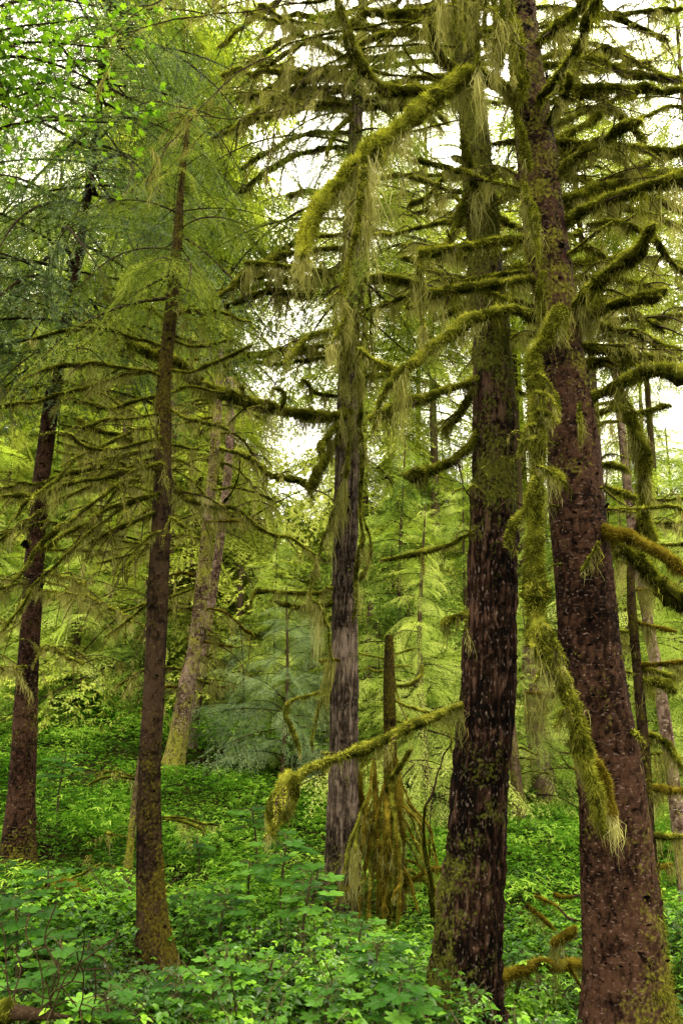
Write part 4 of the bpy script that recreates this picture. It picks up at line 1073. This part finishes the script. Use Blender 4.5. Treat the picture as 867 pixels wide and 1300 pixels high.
for k, (nm, lab, spec, Y, mo_) in enumerate(smalls):
    t, C, rr = px_tree(nm, lab, spec, Y, 'bark_far', 'scaly', sides=30, mossf=mm(mo_), seed=40 + k, mossden=700, mosslen=.04)
    for q in range(6):
        i = rng.integers(0, max(2, len(C) * 2 // 3)); s = rng.choice([-1, 1]); l = rng.uniform(.3, .9)
        p = C[i]; branch3(t, [p, p + [s * l * .5, rng.normal() * .2, .04], p + [s * l, rng.normal() * .3, -.1 * l]], (.015, .02), fz=700, dr=200, dl=.12, twigs=2, lod=.6)
for k in range(15):
    px = [105, 119, 152, 158, 163, 138, 92, 128, 250, 330, 475, 540, 720, 590, 66][k]
    Y = rng.uniform(15, 21); yb = 650 + F * .0
    p = at(px, 940, Y); g = float(ground(p[0], p[1]))
    H = rng.uniform(2.2, 5)
    C = curve([(p[0] + rng.normal() * .2, p[1], g + H), (p[0] + rng.normal() * .1, p[1], g + H * .5), (p[0], p[1], g - .2)], 50)
    t = thing('slim_dark_sapling', base_of(C), 'slim bare dark stem standing in the shade at the back of the undergrowth', 'tree', 'slim bare stems at the back')
    make_trunk(t, C, np.linspace(.02, .05, 50) * rng.uniform(.7, 1.3), M['bark_far'], 'scaly', 14, .2, mm(.1), 70 + k, mossden=0)
    for q in range(7):
        i = rng.integers(0, 40); a = rng.uniform(0, 6.28); l = rng.uniform(.3, .9)
        v = np.array([math.cos(a), math.sin(a), 0]) * l
        branch3(t, [C[i], C[i] + v * .5 + [0, 0, .02], C[i] + v + [0, 0, -.15]], (.014, .014), fz=200, dr=90, dl=.15, lod=.5, twigs=2, tl=.3)

# ================================================================== the snag with its root curtain
Ys = 9.3
Cs, Rs = trunk_path([(494, 806, 9), (494, 830, 13), (494, 880, 15), (495, 930, 16), (496, 980, 18), (496, 1040, 20), (497, 1110, 26), (500, 1185, 30)], Ys)
sn = thing('mossy_root_snag', base_of(Cs), 'broken dead trunk on a skirt of mossy dangling roots beside the grey double trunk', 'snag')
make_trunk(sn, Cs, Rs, M['bark_dark'], 'scaly', 70, .3, mm(.6), 33, mossden=2200, mosslen=.035, mossmat='moss_orange', lobes=6)
for k in range(46):
    x0 = rng.uniform(474, 516); y0 = rng.uniform(960, 1130)
    x1 = 498 + (x0 - 495) * rng.uniform(.6, 4.8) + rng.normal() * 15; y1 = rng.uniform(1080, 1215)
    P = [at(x0, y0, Ys - .15), at(x0 * .5 + x1 * .5 + rng.normal() * 6, (y0 + y1) / 2 - 12, Ys - rng.uniform(.2, .6)), at(x1, y1, Ys - rng.uniform(.1, .8))]
    branch3(sn, P, [.018 * (ks := rng.uniform(.5, 1.7)), .024 * ks, .012], fz=1500, dr=60, dl=.16, mossmat='moss_orange' if rng.random() < .7 else 'moss', seedk=k * 3.1, a0=.60, name='root', dw=.006)
branch3(sn, [at(492, 1010, Ys - .1), at(502, 985, Ys - .3), at(515, 962, Ys - .4), at(520, 949, Ys - .5)], [.05, .04, .035, .02], fz=1600, dr=60, dl=.08)
branch3(sn, [at(490, 1090, Ys), at(470, 1060, Ys), at(458, 1010, Ys - .1), at(455, 975, Ys - .1)], [.09, .08, .06, .04], fz=2200, dr=120, mossmat='moss_orange', name='root')
for pts, r_ in (([(494, 838), (465, 833), (455, 831)], .016), ([(496, 830), (510, 828), (528, 825)], .014), ([(497, 872), (520, 870), (533, 858), (538, 846)], .03), ([(492, 852), (478, 853), (466, 846)], .018), ([(496, 886), (520, 898), (545, 907), (562, 912)], .026), ([(500, 915), (520, 917), (545, 914), (570, 922), (574, 960)], .02), ([(498, 850), (503, 880), (507, 900), (520, 920)], .014), ([(496, 847), (506, 846), (518, 846)], .012)):
    bpx(sn, Ys, pts, (r_ * .9, r_), rng.uniform(-.4, .2), fz=1900, dr=140, dl=.07, twigs=1, tl=.2, mossmat='moss', a0=.62)
bpx(sn, Ys, [(480, 1022), (466, 1040), (453, 1055), (450, 1080)], (.02, .02), -.7, d0=-.1, dl=.5, fz=400, dr=1000, dw=.007, a0=.5)

# --- thin bare sapling before the snag
sp_ = thing('bare_dark_sapling', at(548, 1150, 7.2), 'bare crooked dark sapling between the snag and the furrowed trunk', 'sapling')
branch3(sp_, [at(550, 1165, 7.2), at(546, 1120, 7.2), at(541, 1080, 7.2), at(543, 1030, 7.15), at(553, 1000, 7.1), at(560, 965, 7.1), at(572, 945, 7.0), at(580, 935, 7.0)], [.03, .03, .025, .02, .02, .016, .012, .008], fz=500, dr=30, dl=.06, a0=.35, moss_frac=.6, name='trunk')
branch3(sp_, [at(546, 1090, 7.2), at(549, 1040, 7.1), at(553, 1015, 7.05), at(574, 1009, 7.0)], (.012, .006), fz=100, dr=0, moss_frac=.2)
branch3(sp_, [at(559, 971, 7.1), at(545, 968, 7.1), at(515, 967, 7.1)], (.008, .004), fz=50, dr=0, moss_frac=.1)

# ================================================================== fallen wood
def fallen(name, label, pts, Y, r_, orange=True, mosskeep=1., **k):
    P = [at(x, y, Y + (0 if len(q) == 0 else q[0])) for (x, y, *q) in pts]
    t = thing(name, P[0], label, 'fallen branch')
    branch3(t, P, r_, mossmat='moss_orange' if orange else 'moss', moss_frac=mosskeep, name='bark', **k)
    return t
fallen('mossy_log', 'low mossy log end lying across the ground between the two large right trunks', [(740, 1222, .3), (700, 1225, .1), (655, 1232, 0), (615, 1246, -.2)], 6.4, [.03, .05, .055, .05], fz=3000, dr=900, dl=.2)
fallen('mossy_stump', 'small shaggy moss tussock on the log beside the reddish trunk foot', [(700, 1200, 0), (718, 1190, 0), (735, 1178, 0)], 6.5, [.05, .08, .04], fz=3000, dr=700, dl=.2)
fallen('bare_fallen_branch', 'pale bare fallen branch pointing right toward the reddish trunk', [(678, 1138, .4), (705, 1150, .2), (725, 1165, 0), (742, 1168, -.1)], 7.5, (.02, .018), fz=500, dr=30, mosskeep=.5)
fallen('crooked_fallen_branch', 'crooked dark stick leaning out of the log near the reddish trunk', [(722, 1225, 0), (733, 1250, 0), (740, 1275, 0)], 6.3, (.025, .02), fz=500, dr=30, mosskeep=.4)
fallen('dark_fallen_log', 'dark fallen log on the ground before the broad far trunk', [(742, 1064, .3), (718, 1078, .1), (690, 1092, 0)], 11.5, (.07, .06), fz=900, dr=60, orange=False)
fallen('forked_fallen_branch', 'mossy crooked fallen branch below the broad far trunk', [(668, 1150, 0), (690, 1170, 0), (705, 1185, -.1)], 8.5, (.03, .02), fz=1500, dr=300)
fallen('short_fallen_log', 'short dark log lying left of the reddish trunk at knee height', [(702, 1136, 0), (720, 1138, 0), (742, 1136, 0)], 9., (.03, .03), fz=700, dr=30, mosskeep=.5)
fallen('rotting_log', 'rotting dark log at the lower left corner of the photo', [(-30, 1290, 0), (40, 1287, 0), (90, 1292, 0)], 4.6, (.06, .05), orange=False, fz=900, dr=10, mosskeep=.3, a0=.3)
fallen('buried_log', 'mossy fallen log half buried behind the broad leaved plants at left', [(60, 1128, 0), (90, 1135, .2), (125, 1150, .3)], 7.9, (.13, .11), fz=1200, dr=10)
# bare twiggy shrub, lower left
bt = thing('bare_twig_shrub', at(55, 1290, 4.6), 'leafless brown twiggy shrub at the lower left corner', 'shrub')
for pts in ([(50, 1310), (55, 1250), (38, 1190), (40, 1160)], [(55, 1290), (75, 1240), (55, 1200), (70, 1150)], [(60, 1310), (80, 1250), (105, 1220), (150, 1190), (154, 1180)], [(20, 1310), (10, 1240), (4, 1170)], [(70, 1300), (65, 1260), (95, 1240), (110, 1200)], [(30, 1310), (20, 1270), (30, 1230), (15, 1200)], [(100, 1310), (105, 1260), (102, 1210)], [(110, 1310), (118, 1270), (120, 1225)]):
    bpx(bt, 4.6, pts, (.007, .004), rng.uniform(-.4, .4), fz=0, dr=0, moss_frac=0, twigs=3, tl=.16)

# ================================================================== background forest
def tree_variant(H, nb, Lf, tpl, base_len, mat, el, zb=.06, r0=.10, droopy=0.):
    root = thing0('hemlock_tree', (0, 0, 0), None, 'tree')
    C = curve([(rng.normal() * .15, rng.normal() * .15, H), (rng.normal() * .12, 0, H * .5), (0, 0, -.4)], 60)
    mb = MB(); P = C; tube(mb, P, np.linspace(.015, r0, 60), 12, .15, 8, 3, a=.5, b=.25)
    mb.obj('trunk', M['bark_far'], root, smooth=True)
    nd = MB(); wd = MB()
    for k in range(nb):
        t = (k + rng.random()) / nb
        z = H * (zb + (1 - zb) * t)
        i = int(np.argmin(np.abs(C[:, 2] - z)))
        l = Lf(t) * rng.uniform(.6, 1.2)
        Mx = rotm(k * 2.399 + rng.normal() * .6, rng.uniform(*el) + rng.normal() * .2, rng.normal() * .5, l / base_len * rng.uniform(.6, 1.15))
        a, b = tpl[k % len(tpl)]
        put(nd, a, Mx, C[i], rng.normal() * .14); put(wd, b, Mx, C[i])
    c = nd.obj('crown', M[mat], root)
    wd.obj('bough_wood', M['wood'], c)
    return root

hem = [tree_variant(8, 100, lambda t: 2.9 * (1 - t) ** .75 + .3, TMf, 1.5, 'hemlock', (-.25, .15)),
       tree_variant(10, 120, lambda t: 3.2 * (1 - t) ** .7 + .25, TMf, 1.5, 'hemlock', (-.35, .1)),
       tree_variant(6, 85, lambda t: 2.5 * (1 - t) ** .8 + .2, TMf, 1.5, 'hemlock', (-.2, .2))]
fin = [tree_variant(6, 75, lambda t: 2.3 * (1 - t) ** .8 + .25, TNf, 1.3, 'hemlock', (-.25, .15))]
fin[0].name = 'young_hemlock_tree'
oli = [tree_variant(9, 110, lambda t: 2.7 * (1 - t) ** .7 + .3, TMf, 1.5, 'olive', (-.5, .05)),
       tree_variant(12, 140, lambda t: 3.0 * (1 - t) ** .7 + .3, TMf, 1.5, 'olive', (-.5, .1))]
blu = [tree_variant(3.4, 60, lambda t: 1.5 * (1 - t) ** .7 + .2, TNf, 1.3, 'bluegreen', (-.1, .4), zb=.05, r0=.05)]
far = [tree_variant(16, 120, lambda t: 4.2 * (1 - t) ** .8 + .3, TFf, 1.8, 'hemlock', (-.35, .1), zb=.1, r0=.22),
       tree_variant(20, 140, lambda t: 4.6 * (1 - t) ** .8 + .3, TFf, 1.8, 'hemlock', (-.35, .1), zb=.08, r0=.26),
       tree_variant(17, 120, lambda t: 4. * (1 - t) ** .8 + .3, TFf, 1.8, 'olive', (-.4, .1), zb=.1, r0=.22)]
for p in far: p.name = 'tall_hemlock_tree'
for p in oli: p.name = 'mossy_hemlock_tree'
blu[0].name = 'young_spruce_tree'
tal = [tree_variant(14, 75, lambda t: 2.3 * (1 - t) ** .5 + .3, TMf, 1.5, 'olive', (-.5, .15), zb=.5, r0=.11), tree_variant(13, 60, lambda t: 2.6 * (1 - t) ** .5 + .3, TMf, 1.5, 'olive', (-.4, .2), zb=.55, r0=.10)]
for p in tal: p.name = 'slender_hemlock_tree'
HT = {id(p): h for p, h in zip(hem + oli + blu + far + fin + tal, [8, 10, 6, 9, 12, 3.4, 16, 20, 17, 6, 14, 13])}
used = set()
def plant(pool, k, px, Y, ytop, label, group):
    p = pool[k % len(pool)]
    q = at(px, ytop, Y); x, y = q[0], q[1]; g = float(ground(x, y))
    s = (q[2] - g) / HT[id(p)]
    if id(p) in used: o = dup(p, (x, y, g), rng.uniform(0, 6.28), s)
    else:
        used.add(id(p)); o = p; o.location = (x, y, g); o.rotation_euler = (0, 0, rng.uniform(0, 6.28)); o.scale = (s,) * 3
    o['label'] = label
    if group: o['group'] = group
    elif 'group' in o: del o['group']
# near young ones (each can be pointed at)
plant(blu, 0, 360, 13.5, 745, 'fluffy blue green young spruce left of the grey double trunk', 'blue green young spruces')
plant(blu, 0, 312, 14.8, 790, 'fluffy blue green young spruce left of the grey double trunk', 'blue green young spruces')
plant(blu, 0, 402, 15.5, 765, 'fluffy blue green young spruce left of the grey double trunk', 'blue green young spruces')
plant(fin, 0, 540, 12.5, 640, 'light green young hemlock with layered sprays behind the snag', None)
plant(hem, 0, 505, 15, 560, 'pale young hemlock rising between the grey and the furrowed trunks', None)
plant(hem, 1, 585, 16.5, 575, 'light green hemlock half hidden by the furrowed trunk', None)
plant(fin, 0, 668, 13.5, 770, 'low light green hemlock seen between the two large right trunks', None)
plant(hem, 0, 700, 18, 600, 'pale hemlock behind the large reddish trunk', None)
plant(fin, 0, 860, 13, 560, 'light green hemlock at the right edge behind the mossy slim trunk', None)
plant(fin, 0, 870, 11, 800, 'low hemlock at the right edge behind the pale slender trunk', None)
# left, dense and mossy
k = 0
for px, Y, yt in ((20, 18, 470), (85, 21, 300), (-60, 18, 250), (165, 23, 250), (240, 24, 330), (10, 23, 60), (215, 26, 130), (70, 27, 150), (150, 30, 40), (-40, 26, 100), (250, 20, 660), (270, 32, 350)):
    plant(oli if Y > 16.5 or k % 3 == 0 else oli, k, px, Y + 2.5, yt, 'olive mossy hemlock among the dense trees behind the left trunks', 'mossy hemlocks behind the left trunks'); k += 1
for px, Y, yt in ((110, 16, 640), (60, 18, 600), (185, 16, 700), (5, 17, 650), (260, 19, 560), (150, 19, 600), (230, 21, 560), (30, 15.5, 760), (90, 16.5, 740), (150, 16, 790), (215, 17, 760), (-10, 19, 520), (300, 20, 640), (70, 21, 500), (190, 22, 480)):
    plant(hem, k, px, Y, yt, 'pale green hemlock, light painted into its needles, behind the dark trunks at the left', 'pale hemlocks behind the left trunks'); k += 1
# middle and right, pale green
for px, Y, yt in ((345, 17, 660), (420, 19, 620), (470, 20, 545), (530, 21, 560), (560, 24, 540), (450, 26, 530), (620, 22, 560), (660, 25, 580), (690, 20, 620), (760, 24, 590), (800, 21, 560), (840, 26, 540), (890, 22, 470), (930, 18, 420), (640, 19, 700), (600, 17, 720), (300, 22, 610), (780, 17, 650), (730, 16, 690), (500, 18, 690), (850, 17, 640), (480, 14, 760), (350, 15, 700), (820, 14.5, 740)):
    plant(hem, k, px, Y, yt, 'pale green hemlock in the background thicket of the middle and right', 'pale hemlocks in the background thicket'); k += 1
for j in range(44):
    Y = rng.uniform(30, 62); px = rng.uniform(-150, 1000)
    yt = rng.uniform(100, 400) if px < 250 else (rng.uniform(610, 660) if 300 < px < 400 else rng.uniform(520, 640))
    if 240 < px < 320: yt = rng.uniform(430, 620)
    plant(far, j, px, Y, yt, 'tall distant hemlock in the forest behind everything', 'tall distant hemlocks')
plant(tal, 0, 640, 21, 150, 'slender mossy hemlock with a bare lower trunk, its sparse crown against the white sky', 'slender hemlocks against the sky')
plant(tal, 1, 790, 22, 120, 'slender mossy hemlock with a bare lower trunk, its sparse crown against the white sky', 'slender hemlocks against the sky')
plant(oli, 1, 800, 26, 330, 'thin yellowish tree rising against the sky behind the right branches', None)
plant(oli, 0, 655, 24, 330, 'yellowish tree top showing between the two large right trunks', None)
plant(oli, 1, 520, 24, 250, 'yellow green tree top behind the great mossy arch', None)
plant(oli, 0, 262, 18, 230, 'yellow green mossy tree behind the branches left of the grey trunk', 'yellow green trees left of the grey trunk')
plant(oli, 1, 290, 19, 130, 'yellow green mossy tree behind the branches left of the grey trunk', 'yellow green trees left of the grey trunk')
plant(oli, 1, 455, 20, 60, 'yellow green mossy tree behind the branches left of the grey trunk', 'yellow green trees left of the grey trunk')

for q, (px, Y, yt) in enumerate(((540, 19, 60), (720, 19, -20), (850, 17, -60), (300, 19, -60), (245, 17, -160), (190, 19, -80))):
    plant(tal, q, px, Y, yt, 'slender mossy hemlock with a bare lower trunk, its sparse crown against the white sky', 'slender hemlocks against the sky')
# --- overhanging broadleaf tree at the upper left
al = thing('overhanging_maple_tree', (-3.6, 5.2, float(ground(-3.6, 5.2))), 'bright lime green leafy boughs hanging in at the upper left corner', 'tree')
Ca = curve([(-3.2, 5.2, 9), (-3.5, 5.2, 4.5), (-3.6, 5.2, -.3)], 80)
make_trunk(al, Ca, np.linspace(.05, .14, 80), M['bark_far'], 'scaly', 24, .2, mm(.2), 90, mossden=0)
lf = MB(); br = MB()
ends = [at(140, 60, 5.4), at(180, 130, 5.6), at(95, 25, 5.2), at(60, 110, 5.5), at(150, 155, 5.9), at(30, 60, 5.0), at(110, 95, 6.0), at(20, 150, 5.5), at(175, 20, 6.2)]
for e in ends:
    i = int(rng.integers(10, 35)); s = Ca[i]
    P = curve([s, (s + e) / 2 + [0, 0, .35], e], 20)
    tube(br, P, np.linspace(.022, .004, 20), 5, a=.3)
    for q in range(46):
        j = rng.integers(8, 20); p = P[j] + rng.normal(size=3) * [.20, .22, .16]
        tube(br, np.array([P[j], (P[j] + p) / 2 + [0, 0, .03], p]), .0022, 3, a=.3)
        n = 4
        pp = p + rng.normal(size=(n, 3)) * .06
        stamp(lf, LM, pp, rng.uniform(0, 6.28, n), rng.normal(size=n) * .4 - .2, rng.normal(size=n) * .4, rng.uniform(.024, .045, n), np.clip(.5 + rng.normal(size=n) * .2, 0, 1))
c = lf.obj('crown', M['lime'], al)
br.obj('bough_wood', M['wood'], c)

# ================================================================== light, sky, camera
w = bpy.data.worlds.new('World'); SC.world = w; w.use_nodes = True
nt = w.node_tree; bg = nt.nodes['Background']
sky = nt.nodes.new('ShaderNodeTexSky'); sky.sky_type = 'NISHITA'; sky.sun_disc = False
SUN_EL, SUN_AZ = R(56), R(38)
sky.sun_elevation = SUN_EL; sky.sun_rotation = SUN_AZ; sky.air_density = 1.0; sky.dust_density = 4; sky.ozone_density = 1
mx = nt.nodes.new('ShaderNodeMix'); mx.data_type = 'RGBA'; mx.inputs[0].default_value = .75
nt.links.new(sky.outputs[0], mx.inputs[6]); mx.inputs[7].default_value = (53, 50, 41, 1)
# overcast: bright overhead, dimmer toward the horizon, dark below it
tcw = nt.nodes.new('ShaderNodeTexCoord'); sx = nt.nodes.new('ShaderNodeSeparateXYZ'); nt.links.new(tcw.outputs['Generated'], sx.inputs[0])
gr = nt.nodes.new('ShaderNodeMapRange'); nt.links.new(sx.outputs['Z'], gr.inputs[0])
gr.inputs[1].default_value = -.02; gr.inputs[2].default_value = .95; gr.inputs[3].default_value = .22; gr.inputs[4].default_value = 1.6
mg = nt.nodes.new('ShaderNodeMix'); mg.data_type = 'RGBA'; mg.blend_type = 'MULTIPLY'; mg.inputs[0].default_value = 1
nt.links.new(mx.outputs[2], mg.inputs[6]); nt.links.new(gr.outputs[0], mg.inputs[7])
nt.links.new(mg.outputs[2], bg.inputs[0]); bg.inputs[1].default_value = .15
sl = bpy.data.lights.new('sun', 'SUN'); sl.energy = 5.0; sl.angle = R(12); sl.color = (1, .92, .74)
so = bpy.data.objects.new('sun', sl); COL.objects.link(so)
sd = Vector((math.sin(SUN_AZ) * math.cos(SUN_EL), math.cos(SUN_AZ) * math.cos(SUN_EL), math.sin(SUN_EL)))
so.rotation_euler = sd.to_track_quat('Z', 'Y').to_euler()

cd = bpy.data.cameras.new('camera'); cd.sensor_fit = 'VERTICAL'; cd.sensor_height = 36; cd.lens = 36 * F / 1300
cd.clip_end = 2000; cd.clip_start = .05
co = bpy.data.objects.new('camera', cd); COL.objects.link(co)
co.location = CAM; co.rotation_euler = (R(90) + PITCH, 0, 0)
SC.camera = co
SC.view_settings.view_transform = 'Standard'; SC.view_settings.look = 'None'; SC.view_settings.exposure = 0
SC.cycles.max_bounces = 6; SC.cycles.diffuse_bounces = 4; SC.cycles.transmission_bounces = 4
SC.cycles.use_denoising = True
SC.cycles.use_adaptive_sampling = True; SC.cycles.adaptive_threshold = .02
print('objects', len(bpy.data.objects), 'tris', sum(len(m.polygons) for m in bpy.data.meshes))
